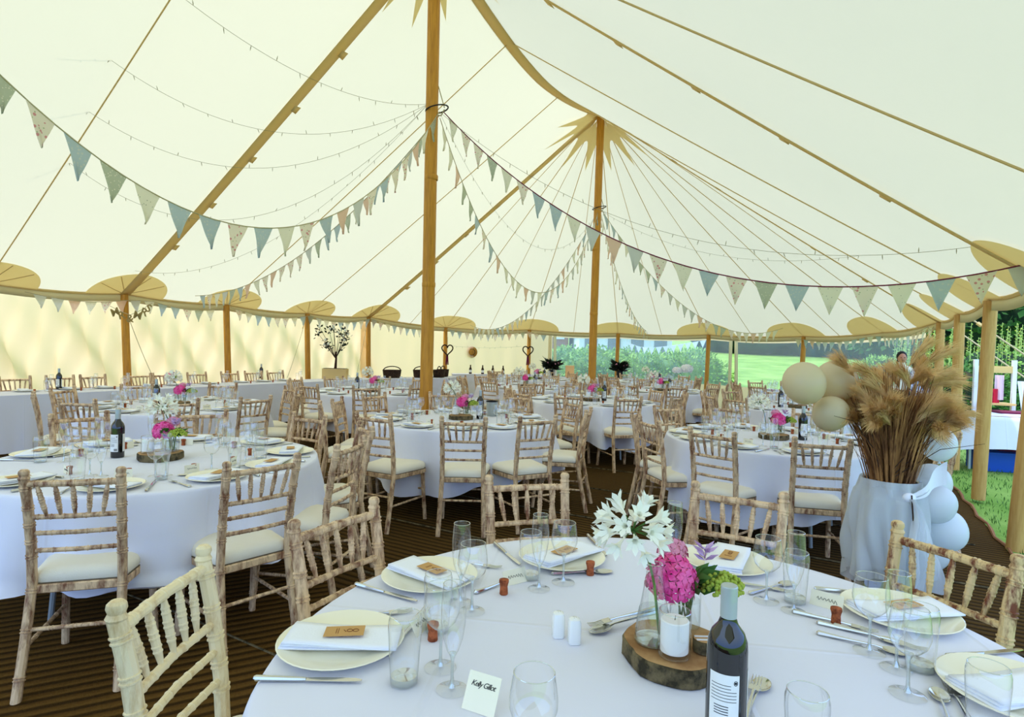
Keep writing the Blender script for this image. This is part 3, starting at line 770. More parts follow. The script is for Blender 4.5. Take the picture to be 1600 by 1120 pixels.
def make_chair(name, mat, detail=True):
    t = thing(name, 'chair', 'chair')
    n = 10 if detail else 5
    S_ = {}
    def part(key, m, mt=None):
        return m.build(key, mt or mat, t)
    allm = MB()
    def emit(key, fn):
        if detail:
            m = MB(); fn(m); part(key, m)
        else: fn(allm)
    def rod(m, P, r, rings, **k):
        if detail: bamboo(m, P, r, rings, n=n, **k)
        else: m.tube(P, r*1.12, n, cap=False)
    for s in (-1, 1):
        def f(m, s=s):
            rod(m, POSTB(s), .0188, [.10, .30, .47, .63, .70, .78, .86, .955])
            top = POSTB(s)[-1]
            if detail: m.lathe([(.0, .0), (.0185, .0), (.0215, .006), (.0185, .012), (.0165, .016), (.0200, .026), (.0185, .036), (.012, .042), (0.0001, .043)], 12, c=(top.x, top.y, top.z-.004))
            else: m.tube([top, top+Vector((0, -.003, .036))], [.021, .017], 5)
        emit('rear_leg', f)
    for s in (-1, 1):
        emit('front_leg', lambda m, s=s: rod(m, [(s*.190, .215, 0), (s*.183, .195, .22), (s*.176, .18, .44)], .0165, [.25, .62, .9]))
    rails = [(.878, .0135), (.735, .0105), (.665, .0095), (.590, .0095)]
    for i, (z, r) in enumerate(rails):
        a = post_at(-1, z); b = post_at(1, z); mid = (a+b)/2+Vector((0, -.012, 0))
        emit('back_rail', lambda m, a=a, b=b, mid=mid, r=r, i=i: rod(m, [a, a.lerp(mid, .6), mid, mid.lerp(b, .4), b], r, [.1, .24, .38, .5, .62, .76, .9] if i else [.12, .31, .5, .69, .88], dbl=(i == 0)))
    for k in range(5):
        f = (k-2)
        a = Vector((f*.064, -.213-.014+abs(f)*.001, .742)); b = Vector((f*.060, -.268+abs(f)*.002, .885))
        a = Vector((f*.050, (post_at(1, .735).y-.010), .740)); b = Vector((f*.062, post_at(1, .878).y-.010, .874))
        emit('spindle', lambda m, a=a, b=b: rod(m, [a, b], .0088, [.28, .52, .76], rr=1.16, taper=lambda q: .66+.46*math.sin(PI*min(1, max(0, q)))**.7))
    for z, P in ((.20, None),):
        fl = Vector((-.184, .196, .2)); fr = Vector((.184, .196, .2)); bl = post_at(-1, .2); br = post_at(1, .2)
        for A, B in ((Vector((-.188, .20, .26)), Vector((.188, .20, .26))), (fl, bl), (fr, br), (post_at(-1, .27), post_at(1, .27))):
            emit('stretcher', lambda m, A=A, B=B: rod(m, [A, B], .0085, [.25, .5, .75]))
    # seat frame: rounded trapezoid
    def seat_outline(w0, w1, y0, y1, r, n=6):
        pts = []
        for (cx, cy, a0) in ((w1/2-r, y1-r, 0), (-w1/2+r, y1-r, 90), (-w0/2+r*.4, y0+r*.4, 180), (w0/2-r*.4, y0+r*.4, 270)):
            rr = r if cy > 0 else r*.4
            for k in range(n+1):
                a = math.radians(a0+90*k/n); pts.append((cx+rr*math.cos(a), cy+rr*math.sin(a)))
        return pts
    def slab(m, o, zs):
        nn = len(o); V = []
        for sc, z in zs: V += [Vector((x*sc, y*sc, z)) for x, y in o]
        F = [(i*nn+k, i*nn+(k+1) % nn, (i+1)*nn+(k+1) % nn, (i+1)*nn+k) for i in range(len(zs)-1) for k in range(nn)]
        F += [tuple(range(nn))[::-1], tuple((len(zs)-1)*nn+k for k in range(nn))]
        m.add(V, F)
    o = seat_outline(.355, .425, -.20, .235, .08)
    emit('seat_frame', lambda m: slab(m, o, [(.97, .405), (1.0, .410), (1.0, .438), (.98, .443)]))
    if not detail:
        allm.build('frame', mat, t)
    m = MB(); oc = seat_outline(.345, .415, -.185, .230, .09)
    slab(m, oc, [(.99, .442), (1.02, .458), (1.015, .476), (.96, .494), (.82, .506), (.5, .513), (.2, .515)])
    cu = m.build('cushion', 'cushion', t, sharp=60)
    if detail:
        m = MB(); m.tube([Vector((x*1.012, y*1.012, .445)) for x, y in oc+[oc[0]]], .0035, 5, cap=False); m.build('piping', 'piping', cu)
    return t
# prototypes (the first placement of each uses the prototype itself)
CHP = {k: Proto(make_chair('chiavari_chair', k, True)) for k in ('limewash', 'limewash_pale', 'limewash_worn')}
CHP_FAR = Proto(make_chair('chiavari_chair', 'limewash', False))
CH_LIST = []
def put_chair(cx, cy, ang_out, rb, tname, far, mat='limewash', extra=None, jitter=0):
    """ang_out: direction from the table centre to the chair (deg); rb: distance to the top of the back"""
    a = math.radians(ang_out); d = rb-.262
    x = cx+d*math.cos(a); y = cy+d*math.sin(a)
    rz = a+PI/2+jitter   # chair front (+Y) faces the centre
    back = (cx+rb*math.cos(a), cy+rb*math.sin(a), .9)
    if not seen([back, (x, y, .45), (cx+rb*math.cos(a)-.17*math.sin(a), cy+rb*math.sin(a)+.17*math.cos(a), .9), (cx+rb*math.cos(a)+.17*math.sin(a), cy+rb*math.sin(a)-.17*math.cos(a), .9)]): return
    CH_LIST.append([x, y, rz, tname, far, mat, extra, pix(back)[0]])

# ============================================================ TABLES
# key: (x, y, words, detail level, chair angles, back radius)
TBL = {
 'F': (.37, 1.37, 'the nearest table', 2, [180, 149, 104, 61, 23], 1.16),
 'L': (-2.10, 3.53, 'the left pink-flower table', 1, [-113, -75, -39, -9, 24, 62, 106, 145, 178], 1.19),
 'M': (-.50, 5.90, 'the middle table', 1, [-159, -116, -83, -56, -18, 22, 64, 104, 142, 176], 1.30),
 'R': (2.28, 5.08, 'the table beside the pampas', 1, [-167, -133, -99, -24, 10, 48, 88, 124, 162], 1.22),
 'L2': (-3.65, 6.45, 'the table behind the left one', 1, [-176, -140, -100, -62, -26, 8, 44, 96, 141], 1.22),
 'B': (1.15, 8.45, 'the table right of the middle one', 0, [-140, -112, -77, -42, -8, 28, 64, 100, 136, 172], 1.26),
 'T6': (-2.15, 9.10, 'the table left of the tallest pole', 0, [-150, -118, -80, -44, -10, 26, 62, 98, 134, 170], 1.24),
 'T10': (4.00, 8.20, 'the table behind the balloons', 0, [-150, -100, -64, -28, 8, 80, 116, 152, 188], 1.25),
 'T7': (.25, 11.20, 'the table left of the second pole', 0, [-160, -120, -84, -48, -10, 26, 62, 98, 134, 170], 1.22),
 'T9': (2.80, 11.10, 'the table right of the second pole', 0, [-130, -92, -56, -18, 18, 54, 90, 126, 162], 1.22),
 'T11': (3.30, 14.00, 'the far hedge-window table', 0, [-150, -112, -76, -36, 0, 36, 72, 108, 144, 180], 1.2),
 'T12': (.60, 14.30, 'the far back-wall table', 0, [-150, -112, -76, -36, 0, 36, 72, 108, 144, 180], 1.2),
 'T14': (5.60, 11.50, 'the far meadow-window table', 0, [-150, -112, -76, -36, 0, 72, 108, 144, 180], 1.2)}
TR = .905
def cloth_mesh(seed, hem=.30, R=TR, hv=.06):
    rnd = random.Random(seed)
    ks = [(rnd.choice([5, 7, 8, 9, 11, 13, 17]), rnd.uniform(0, 6.28), rnd.uniform(.5, 1)) for _ in range(6)]
    NA = 144
    def fold(a): return sum(w*math.sin(k*a+p) for k, p, w in ks)/2.2
    m = MB(); V = []; F = []
    rings = [(r, 0, 0) for r in (0.0001, .25, .5, .72, .86, R-.012)]
    V = []
    for r, _, _ in rings:
        for k in range(NA):
            a = 2*PI*k/NA; V.append(Vector((r*math.cos(a), r*math.sin(a), 0)))
    drops = [(.006, -.003), (.012, -.014), (.018, -.05), (.03, -.12), (.045, -.22), (.055, -.34), (.06, -.42), (.062, -1)]
    for j, (dr, dz) in enumerate(drops):
        for k in range(NA):
            a = 2*PI*k/NA; f = fold(a); g = max(0, -dz if dz > -1 else .5)/.5
            r = R-.012+dr+ (.100*f*g**.8) + .01*math.sin(23*a+seed)*g
            z = dz if dz > -1 else -(.755-hem)-hv*math.sin(2*a+seed*1.7)-hv*.6*math.sin(4*a+seed)-.012*f
            V.append(Vector((max(r, R-.03 if g < .1 else R-.06)*math.cos(a), max(r, R-.03 if g < .1 else R-.06)*math.sin(a), z)))
    nr = len(rings)+len(drops)
    for i in range(nr-1):
        for k in range(NA): F.append((i*NA+k, i*NA+(k+1) % NA, (i+1)*NA+(k+1) % NA, (i+1)*NA+k))
    m.add(V, F); return m
def make_table_root():
    t = thing('round_table', 'x', 'table')
    m = MB(); m.lathe([(.001, .722), (.89, .722), (.89, .748), (.001, .748)], 48); m.build('tabletop', 'cut_wood', t)
    for a in (45, 135, 225, 315):
        a = math.radians(a); m = MB(); x, y = .5*math.cos(a), .5*math.sin(a)
        m.tube([(x, y, .722), (x*1.12, y*1.12, 0)], .014, 8); m.build('leg', 'metal_zinc', t)
    return t
tabp = Proto(make_table_root())
CLOTHS = {}
for i, (k, (x, y, words_, lod, angs, rb)) in enumerate(TBL.items()):
    tabp.put((x, y, 0), .3*i, 'round folding table hidden under the cloth of '+words_, 'round banquet tables')
    m = cloth_mesh(i+1, {'L': .38, 'M': .28, 'R': .27}.get(k, .29))
    c = m.build('tablecloth', 'tablecloth', loc=(x, y, .757), sharp=0, thick=.0)
    tag(c, 'white cloth hanging to knee height over '+words_, 'tablecloth', 'white cloths on the round tables')
    far = lod == 0
    for n_, a in enumerate(angs):
        mat = 'limewash'
        if k == 'F': mat = ['limewash_pale', 'limewash', 'limewash', 'limewash', 'limewash_worn'][n_]
        jr = random.uniform(-.10, .10) if k != 'F' else 0
        if k == 'M' and a == -83: jr = -.1
        put_chair(x, y, a, (rb+random.uniform(-.05, .06)) if k != 'F' else [1.17, 1.09, 1.20, 1.17, 1.08][n_], k, far, mat, jitter=jr)
by = {}
for c in CH_LIST: by.setdefault(c[3], []).append(c)
FLAB = ['pale cream wooden chair at the nearest table, left of the front plate', 'limewashed chair at the nearest table, second from the left, beside its napkinned plate',
        'limewashed chair back seen square-on behind the nearest table', 'limewashed chair behind the white and pink centrepiece flowers', 'worn brown and cream chair beside the balloons at the nearest table']
for k, cs in by.items():
    cs.sort(key=lambda c: c[7])
    for i, c in enumerate(cs):
        lab = FLAB[i] if k == 'F' and len(cs) == 5 else 'limewashed chair, %s at %s' % (nth(i, len(cs)), TBL[k][2])
        P = CHP_FAR if c[4] else CHP[c[5]]
        P.put((c[0], c[1], 0), c[2], lab, 'chairs round ' + TBL[k][2])

# ============================================================ TABLEWARE PROTOTYPES
def wine_profile():
    return [(.0355, 0.0), (.0355, .0012), (.030, .003), (.010, .006), (.0045, .012), (.0036, .03), (.0036, .078), (.006, .086), (.020, .093), (.034, .108), (.0405, .128), (.0405, .145), (.037, .170), (.034, .186)]
def flute_profile():
    return [(.033, 0.0), (.033, .0012), (.028, .003), (.009, .006), (.0045, .012), (.0034, .03), (.0034, .062), (.005, .070), (.013, .085), (.021, .110), (.0255, .140), (.0265, .170), (.0245, .205), (.0225, .224)]
def tumbler_profile():
    return [(.0001, .004), (.026, .004), (.0285, .0), (.029, .004), (.030, .02), (.0335, .08), (.036, .12), (.0355, .135), (.0325, .146)]
def glassware(name, prof, label, n=28, rimr=.0007, extra=None):
    t = thing(name, label, 'glass')
    m = MB(); m.lathe(prof, n)
    m.build('body', 'clear_glass', t, sharp=60)
    r, z = prof[-1]
    m = MB(); m.tube([(r*math.cos(2*PI*k/n), r*math.sin(2*PI*k/n), z) for k in range(n+1)], rimr*1.4, 5, cap=False); m.build('rim', 'thick_glass', t)
    if extra: extra(t)
    return t
def wine_x(t):
    m = MB(); m.tube([(0, 0, .006), (0, 0, .02), (0, 0, .075), (0, 0, .09)], [.008, .0032, .003, .009], 10); m.build('stem', 'thick_glass', t)
def flute_x(t):
    m = MB(); m.tube([(0, 0, .006), (0, 0, .02), (0, 0, .062), (0, 0, .078)], [.008, .003, .0028, .008], 10); m.build('stem', 'thick_glass', t)
def tumb_x(t):
    m = MB(); m.lathe([(.0001, .003), (.0275, .003), (.0285, .010), (.028, .017), (.0001, .019)], 24); m.build('base', 'thick_glass', t)
wineP = {0: Proto(glassware('wine_glass', wine_profile(), 'x', 10, .0020)), 1: Proto(glassware('wine_glass', wine_profile(), 'x', 32, .0007, wine_x))}
fluteP = {0: Proto(glassware('champagne_flute', flute_profile(), 'x', 10, .0020)), 1: Proto(glassware('champagne_flute', flute_profile(), 'x', 32, .0007, flute_x))}
tumbP = {0: Proto(glassware('water_glass', tumbler_profile(), 'x', 10, .0020)), 1: Proto(glassware('water_glass', tumbler_profile(), 'x', 32, .0007, tumb_x))}
def make_plate(n=40):
    t = tag(MB().lathe([(.0001, .004), (.075, .004), (.080, .002), (.078, .0), (.088, .0), (.145, .016), (.148, .0185), (.145, .020), (.095, .008), (.083, .0065), (.0001, .0065)], n).build('dinner_plate', 'china', sharp=40), 'x', 'plate'); return t
plateP = Proto(make_plate())
def make_napkin():
    def fn(u, v, k, rise):
        x = (u-.5)*.262*(1-.0*v); y = (v-.5)*.115
        z = .0215+k*.0045+ .010*(abs(u-.5)*2)**2*0 - .006*math.sin(PI*u)*(1 if abs(v-.5) < .6 else 0) + rise*math.sin(PI*u*1.0+.5)*.004*(1-v)
        return Vector((x, y+.008*math.sin(u*3+k), z))
    m = MB()
    for k in range(3): m.grid(lambda u, v, k=k: fn(u, v, k, k)+Vector((.004*k, -.004*k, 0)), 16, 6)
    o = m.build('folded_napkin', 'napkin', sharp=60, thick=.0038); return tag(o, 'x', 'napkin')
napP = Proto(make_napkin())
def make_kraft(detail=True):
    m = MB(); m.box((0, 0, .0008), (.092, .048, .0014)); o = m.build('seed_packet', 'kraft'); tag(o, 'x', 'packet')
    if detail:
        p = MB()
        for c in (.012, .026):
            p.tube([(c+.0065*math.cos(a), .0065*math.sin(a), .0018) for a in [2*PI*k/14 for k in range(15)]], .0009, 4)
        p.tube([(.004, -.006, .0018), (-.002, .004, .0018)], .0009, 4)
        for dy in (-.014, -.019): p.box((dy, 0, .0017), (.0012, .024, .0006))
        p.build('print', 'ink_brown', o)
    return o
kraftP = {1: Proto(make_kraft()), 0: Proto(make_kraft(False))}
def make_knife():
    m = MB(); m.tube([(0, -.11, .007), (0, -.105, .007), (0, -.06, .0065), (0, -.012, .006), (0, .0, .006)], [.004, .0068, .0062, .0048, .004], 8)
    o = m.build('table_knife', 'steel'); tag(o, 'x', 'knife')
    b = MB(); V = []; 
    for y, w in ((0, .006), (.03, .0085), (.08, .009), (.105, .007), (.118, .001)): V += [Vector((-w*.6, y, .006)), Vector((w*.4+.003, y, .005)), Vector((w*.4+.003, y, .0065)), Vector((-w*.6, y, .0075))]
    F = [(4*i+a, 4*i+(a+1) % 4, 4*i+4+(a+1) % 4, 4*i+4+a) for i in range(4) for a in range(4)]
    b.add(V, F); b.build('blade', 'steel', o); return o
def make_fork():
    m = MB(); m.tube([(0, -.105, .003), (0, -.10, .004), (0, -.05, .005), (0, .02, .007), (0, .04, .006)], [.003, .0085, .005, .0028, .004], 8)
    o = m.build('table_fork', 'steel'); tag(o, 'x', 'fork')
    t = MB(); t.box((0, .050, .006), (.022, .022, .002))
    for k in range(4): t.tube([(-.0095+.0063*k, .058, .006), (-.0095+.0063*k, .08, .004), (-.009+.006*k, .102, .008)], [.0016, .0014, .0008], 5)
    t.build('tines', 'steel', o); return o
def make_spoon():
    m = MB(); m.tube([(0, -.10, .003), (0, -.095, .004), (0, -.045, .005), (0, .03, .008), (0, .045, .006)], [.003, .008, .0045, .0026, .004], 8)
    o = m.build('dessert_spoon', 'steel'); tag(o, 'x', 'spoon')
    b = MB(); mm = MB(); mm.ball((0, 0, 0), 1, 16, 10)
    V = [Vector((v.x*.0195, .072+v.y*.032, .0065-(.007*(1-min(1, v.x*v.x+v.y*v.y))) + .0012*(1 if v.z > 0 else 0))) for v in mm.V]; b.add(V, mm.F); b.build('bowl', 'steel', o); return o
knifeP, forkP, spoonP = Proto(make_knife()), Proto(make_fork()), Proto(make_spoon())
def make_cork():
    m = MB(); m.lathe([(.0001, 0), (.0115, 0), (.0125, .002), (.0115, .018), (.0110, .022), (.0125, .030), (.0145, .036), (.0140, .043), (.0001, .046)], 14)
    o = m.build('cork', 'cork', sharp=45); return tag(o, 'x', 'cork')
corkP = Proto(make_cork())
def make_namecard():
    m = MB(); m.box((0, 0, .022), (.085, .0006, .044)); o = m.build('name_card', 'card'); tag(o, 'x', 'card')
    s = MB(); P = [(-.026+.0028*k, -.0006, .022+.006*math.sin(k*1.9)*(1 if k % 3 else .4)) for k in range(20)]; s.tube(P, .0007, 4); s.build('handwriting', 'ink', o); return o
cardP = Proto(make_namecard())

# ---------------- place settings
ZT = .7575
def polar(cx, cy, r, a, z=ZT):
    a = math.radians(a); return (cx+r*math.cos(a), cy+r*math.sin(a), z)
ITEMS = {}
def item(P, kindname, tk, loc, rz, lod, tilt=None, desc=None, pretty=None):
    if not seen([loc, (loc[0], loc[1], loc[2]+.12)] if kindname in ('wine glass', 'champagne flute', 'water glass') else [loc]): return None
    o = P.put(loc, rz, 'x', None, tilt)
    ITEMS.setdefault((kindname, tk), []).append((pix(loc)[0], pix(loc)[1], o, desc or kindname, pretty))
    return o
rs = random.Random(3)
def setting(tk, cx, cy, a, lod, R=None):
    near = lod >= 1; ra = math.radians(a); g = 1 if near else 0; j = lambda s: rs.uniform(-s, s)
    p = polar(cx, cy, .735, a+j(1)); rz = ra+PI/2
    item(plateP, 'dinner plate', tk, p, 0, lod)
    nr = rz + j(.5) + (PI/2 if (near and rs.random() < .4) else 0)
    item(napP, 'folded napkin', tk, (p[0], p[1], p[2]), nr, lod)
    if near: item(kraftP[1 if lod == 2 else 0], 'brown card packet', tk, (p[0]+j(.01), p[1]+j(.01), p[2]+.0345), nr+j(.25), lod)
    item(wineP[g], 'wine glass', tk, polar(cx, cy, .50+j(.02), a+11+j(3)), j(3), lod)
    item(fluteP[g], 'champagne flute', tk, polar(cx, cy, .50+j(.03), a+19+j(2)), j(3), lod)
    item(tumbP[g], 'water glass', tk, polar(cx, cy, .59+j(.02), a+18+j(2)), j(3), lod)
    if near:
        item(knifeP, 'table knife', tk, polar(cx, cy, .76, a+13.5+j(1)), rz+PI+j(.12)+PI, lod)
        item(forkP, 'table fork', tk, polar(cx, cy, .76, a-13+j(1)), rz+j(.12), lod)
        item(spoonP, 'dessert spoon', tk, polar(cx, cy, .585, a-5+j(3)), rz+PI/2+j(.5), lod)
        item(cardP, 'name card', tk, polar(cx, cy, .505, a-3), rz+j(.3), lod)
    item(corkP, 'cork place holder' if near else 'cork', tk, polar(cx, cy, .49+j(.015), a-1), j(3), lod)
    
for k, (x, y, words_, lod, angs, rb) in TBL.items():
    if k == 'F': continue
    aa = [a for a in angs]
    for a in aa: setting(k, x, y, a, lod)

# nearest table, piece by piece from the photo
fx, fy = TBL['F'][:2]
F_SEATS = [(178, .76), (144, .75), (106, .66), (59, .74), (20, .78), (-9, .745)]
F_NAP = [.06, -.75, .55, 1.1, -.35, .3]
for i, (a, r) in enumerate(F_SEATS):
    p = polar(fx, fy, r, a); ra = math.radians(a); rz = ra+PI/2
    item(plateP, 'dinner plate', 'F', p, 0, 2)
    nr = [.05, -.6, .75, 1.15, .2, .25][i]
    item(napP, 'folded napkin', 'F', p, nr, 2)
    item(kraftP[1], 'brown card packet', 'F', (p[0]+.008, p[1]-.004, p[2]+.0345), nr+[.08, -.1, .1, -.15, .1, -.05][i], 2)
for a, r, rz in ((-170.5, .80, 0.02), (156, .79, -.48), (119, .77, -1.15), (93, .79, -1.4), (31, .80, -.15), (4, .80, .2)):
    item(knifeP, 'table knife', 'F', polar(fx, fy, r, a), rz-PI/2, 2)
for a, r, rz in ((166, .74, .3), (168, .62, 1.35), (131, .74, -.2), (97, .62, 1.2), (47, .60, -.4), (12, .60, -.65), (-16, .60, 1.2), (22, .56, -.6)):
    item(forkP, 'table fork', 'F', polar(fx, fy, r, a), rz-PI/2, 2)
for a, r, rz in ((173, .62, 1.3), (134, .56, .75), (104, .53, .15), (44, .62, .5), (15, .57, -.6), (10, .53, -.55), (-20, .56, 1.1)):
    item(spoonP, 'dessert spoon', 'F', polar(fx, fy, r, a), rz-PI/2, 2)
def fat(x, y, z=ZT): return tuple(atZ(x, y, z))
def top(x, y, h):
    p = atZ(x, y, ZT+h); return (p.x, p.y, ZT)
for p in (fat(631, 1066), fat(683, 985), fat(828, 903), fat(1242, 940), fat(1437, 1045), top(1545, 1040, .146), top(1262, 1080, .146)):
    item(tumbP[1], 'water glass', 'F', p, .3, 2)
for p in (fat(688, 1043), fat(737, 955), fat(880, 910), fat(1197, 939), fat(1358, 1018), top(835, 1050, .186), top(1148, 1112, .186), top(1500, 1082, .186), fat(1418, 1085)):
    item(wineP[1], 'wine glass', 'F', p, .3, 2)
for p in (fat(706, 1077), fat(719, 941), fat(842, 920), fat(1052, 890), fat(1240, 955), fat(1400, 1045), top(898, 1032, .224), top(760, 1112, .224), top(1422, 1052, .224)):
    item(fluteP[1], 'champagne flute', 'F', p, .3, 2)
for (x, y), rz in zip(((676, 1000), (787, 928), (922, 898), (1306, 974), (1124, 922)), (.2, 1, 2, 3, 4)):
    q = fat(x, y); item(corkP, 'cork place holder', 'F', q, rz, 2)
for (x, y), rz in (((664, 985), 1.2), ((808, 912), .6), ((1290, 950), -.7)):
    q = fat(x, y); item(cardP, 'name card', 'F', q, rz, 2, tilt=(-.5, 0))

for (kn, tk), L in ITEMS.items():
    L.sort(key=lambda e: e[0]); w_ = TBL[tk][2]; lod = TBL[tk][3]
    ADJ = {'dinner plate': 'round white dinner plate', 'folded napkin': 'folded white napkin', 'brown card packet': 'small brown card packet', 'wine glass': 'empty stemmed wine glass', 'champagne flute': 'tall empty champagne flute',
           'water glass': 'straight-sided water glass', 'table knife': 'steel table knife', 'table fork': 'steel fork', 'dessert spoon': 'steel spoon', 'name card': 'white name card', 'cork place holder': 'brown cork place holder', 'cork': 'brown cork place holder'}
    for i, (px_, py_, o, d, _) in enumerate(L):
        plural = {'dinner plate': 'dinner plates', 'folded napkin': 'napkins', 'brown card packet': 'card packets', 'wine glass': 'wine glasses', 'champagne flute': 'champagne flutes', 'water glass': 'water glasses', 'table knife': 'knives', 'table fork': 'forks', 'dessert spoon': 'spoons', 'name card': 'name cards', 'cork place holder': 'corks', 'cork': 'corks'}[kn]
        o['group'] = plural + ' on ' + w_
        if True: o['label'] = '%s, %s on %s' % (ADJ[kn], nth(i, len(L)), w_)
        else: o['label'] = '%s on %s' % (ADJ[kn], w_)

# ============================================================ CENTREPIECES
def make_slice(r=.122, h=.042):
    t = thing('wood_slice', 'x', 'wood slice')
    n = 40; rr = [r*(1+.03*math.sin(3*2*PI*k/n+1)+.02*math.sin(7*2*PI*k/n)) for k in range(n)]
    V = []; 
    for z, f in ((0, .97), (.004, 1.0), (h-.005, 1.0), (h, .965)): V += [Vector((rr[k]*f*(1+.012*math.sin(k*2.7+z*50))*math.cos(2*PI*k/n), rr[k]*f*math.sin(2*PI*k/n), z)) for k in range(n)]
    F = [(i*n+k, i*n+(k+1) % n, (i+1)*n+(k+1) % n, (i+1)*n+k) for i in range(3) for k in range(n)]
    m = MB(); m.add(V, F+[tuple(range(n))[::-1]]); m.build('bark', 'bark', t)
    m = MB(); m.add([Vector((v.x, v.y, h+.0005)) for v in V[3*n:]], [tuple(range(n))]); m.build('cut_face', 'cut_wood', t)
    return t
def petals4(m, c, d, r):
    d = d.normalized(); u, w = frame_for(d); a0 = random.uniform(0, 1.5)
    for k in range(4):
        a = a0+k*PI/2; e = u*math.cos(a)+w*math.sin(a); f = -u*math.sin(a)+w*math.cos(a)
        m.add([c, c+e*r*.6+f*r*.45+d*r*.12, c+e*r*1.05+d*r*.05, c+e*r*.6-f*r*.45+d*r*.12], [(0, 1, 2, 3)])
def mophead(m, c, r, n=46, pr=.017, sz=.8):
    for k in range(n):
        z = 1-1.55*(k+.5)/n; a = k*2.39996; q = math.sqrt(max(0, 1-z*z)); d = Vector((q*math.cos(a), q*math.sin(a), z))
        petals4(m, Vector(c)+Vector((d.x*r, d.y*r, d.z*r*sz)), d+Vector((random.uniform(-.3, .3),)*3), pr)
def trumpet(m, base, d, L):
    """one agapanthus floret: a slender tube that opens into six petals"""
    d = d.normalized(); u, w = frame_for(d); n = 6
    V = []
    for q, r in ((0, .0015), (.35, .003), (.62, .0065)):
        for k in range(n):
            a = 2*PI*k/n; V.append(base+d*L*q+(u*math.cos(a)+w*math.sin(a))*r)
    F = [(i*n+k, i*n+(k+1) % n, (i+1)*n+(k+1) % n, (i+1)*n+k) for i in range(2) for k in range(n)]
    m.add(V, F)
    for k in range(n):
        a = 2*PI*(k+.5)/n; e = u*math.cos(a)+w*math.sin(a); f = -u*math.sin(a)+w*math.cos(a)
        b0 = base+d*L*.62+e*.0055
        m.add([b0-f*.0035, b0+f*.0035, base+d*L*.85+e*.013+f*.0062, base+d*L*1.0+e*.022, base+d*L*.85+e*.013-f*.0062], [(0, 1, 2, 3, 4)])
def make_agapanthus(n=24, R=.068):
    """white umbel on a tall bent stem in a conical glass bottle"""
    t = thing('flower_vase', 'x', 'vase')
    m = MB(); m.lathe([(.036, .002), (.0375, .006), (.034, .03), (.022, .10), (.0145, .15), (.0150, .155)], 28); b = m.build('bottle', 'clear_glass', t, sharp=60)
    m = MB(); m.tube([(.0150*math.cos(2*PI*k/24), .0150*math.sin(2*PI*k/24), .155) for k in range(25)], .0012, 5, cap=False); m.build('rim', 'thick_glass', b)
    m = MB(); m.lathe([(.0001, .0), (.036, .0), (.037, .004), (.0001, .008)], 24); m.build('glass_base', 'thick_glass', b)
    m = MB(); m.lathe([(.0001, .006), (.0355, .006), (.0325, .045), (.0285, .066), (.0001, .066)], 24); m.build('water', 'water', b)
    top_ = Vector((-.045, .010, .218))
    m = MB(); m.tube([(.012, 0, .012), (.0, 0, .11), (-.010, .004, .155), (-.028, .008, .190), top_], [.0028, .0028, .0026, .0024, .0024], 7); m.build('stem', 'stem_green', t)
    m = MB(); g = MB()
    for k in range(n):
        z = .98-1.5*(k+.5)/n; a = k*2.39996; q = math.sqrt(max(0, 1-z*z)); d = Vector((q*math.cos(a), q*math.sin(a), z*.8+.05)).normalized()
        st = top_+d*R*.48; g.tube([top_, st], [.0012, .0010], 4); trumpet(m, st, d+Vector((0, 0, -.22)), R*.72)
    fh = m.build('flower_head', 'white_petal', t, sharp=0); g.build('flower_stalks', 'leaf_green', fh)
    return t
def make_pink_jar():
    t = thing('flower_jar', 'x', 'flower arrangement')
    m = MB(); m.lathe([(.033, .001), (.035, .006), (.035, .085), (.036, .09)], 26); jar = m.build('jar', 'clear_glass', t, sharp=60)
    m = MB(); m.tube([(.036*math.cos(2*PI*k/24), .036*math.sin(2*PI*k/24), .09) for k in range(25)], .0012, 5, cap=False); m.build('rim', 'thick_glass', jar)
    m = MB(); m.lathe([(.0001, .004), (.0335, .004), (.0335, .06), (.0001, .06)], 20); m.build('water', 'water', jar)
    m = MB()
    for k in range(9):
        a = k*2.4; m.tube([(.012*math.cos(a), .012*math.sin(a), .01), (.02*math.cos(a+1), .02*math.sin(a+1), .09), (.05*math.cos(a), .05*math.sin(a), .125)], .0022, 5)
    m.build('stems', 'stem_green', t)
    m = MB(); mophead(m, (-.042, -.015, .112), .052, 64, .019, .95); m.build('pink_bloom', 'pink', t, sharp=0)
    m = MB(); mophead(m, (-.02, .03, .160), .030, 22, .017, .8); m.build('pale_bloom', 'pale_pink', t, sharp=0)
    m = MB()
    for k in range(26):
        a = k*2.4; z = .165+.012*math.sin(k); d = Vector((math.cos(a), math.sin(a), .6)); m.leaf((.035, -.02, z), d, .034, .010)
    m.build('mauve_flower', 'mauve', t, sharp=0)
    m = MB()
    for k in range(170):
        a = random.uniform(0, 6.28); r = .048*math.sqrt(random.random()); z = .128-.45*r+random.uniform(-.004, .01)-.6*max(0, r-.034); m.ball((.066+r*math.cos(a), -.045+r*math.sin(a)*.9, z), .0050, 6, 4)
    m.build('green_cluster', 'lime_flower', t, sharp=0)
    m = MB()
    for k in range(40):
        a = random.uniform(0, 6.28); m.leaf((.02*math.cos(a), .02*math.sin(a), .085+random.uniform(0, .03)), (math.cos(a), math.sin(a), random.uniform(-.1, .8)), random.uniform(.04, .08), .026)
    m.build('leaves', 'leaf_green', t, sharp=0)
    return t
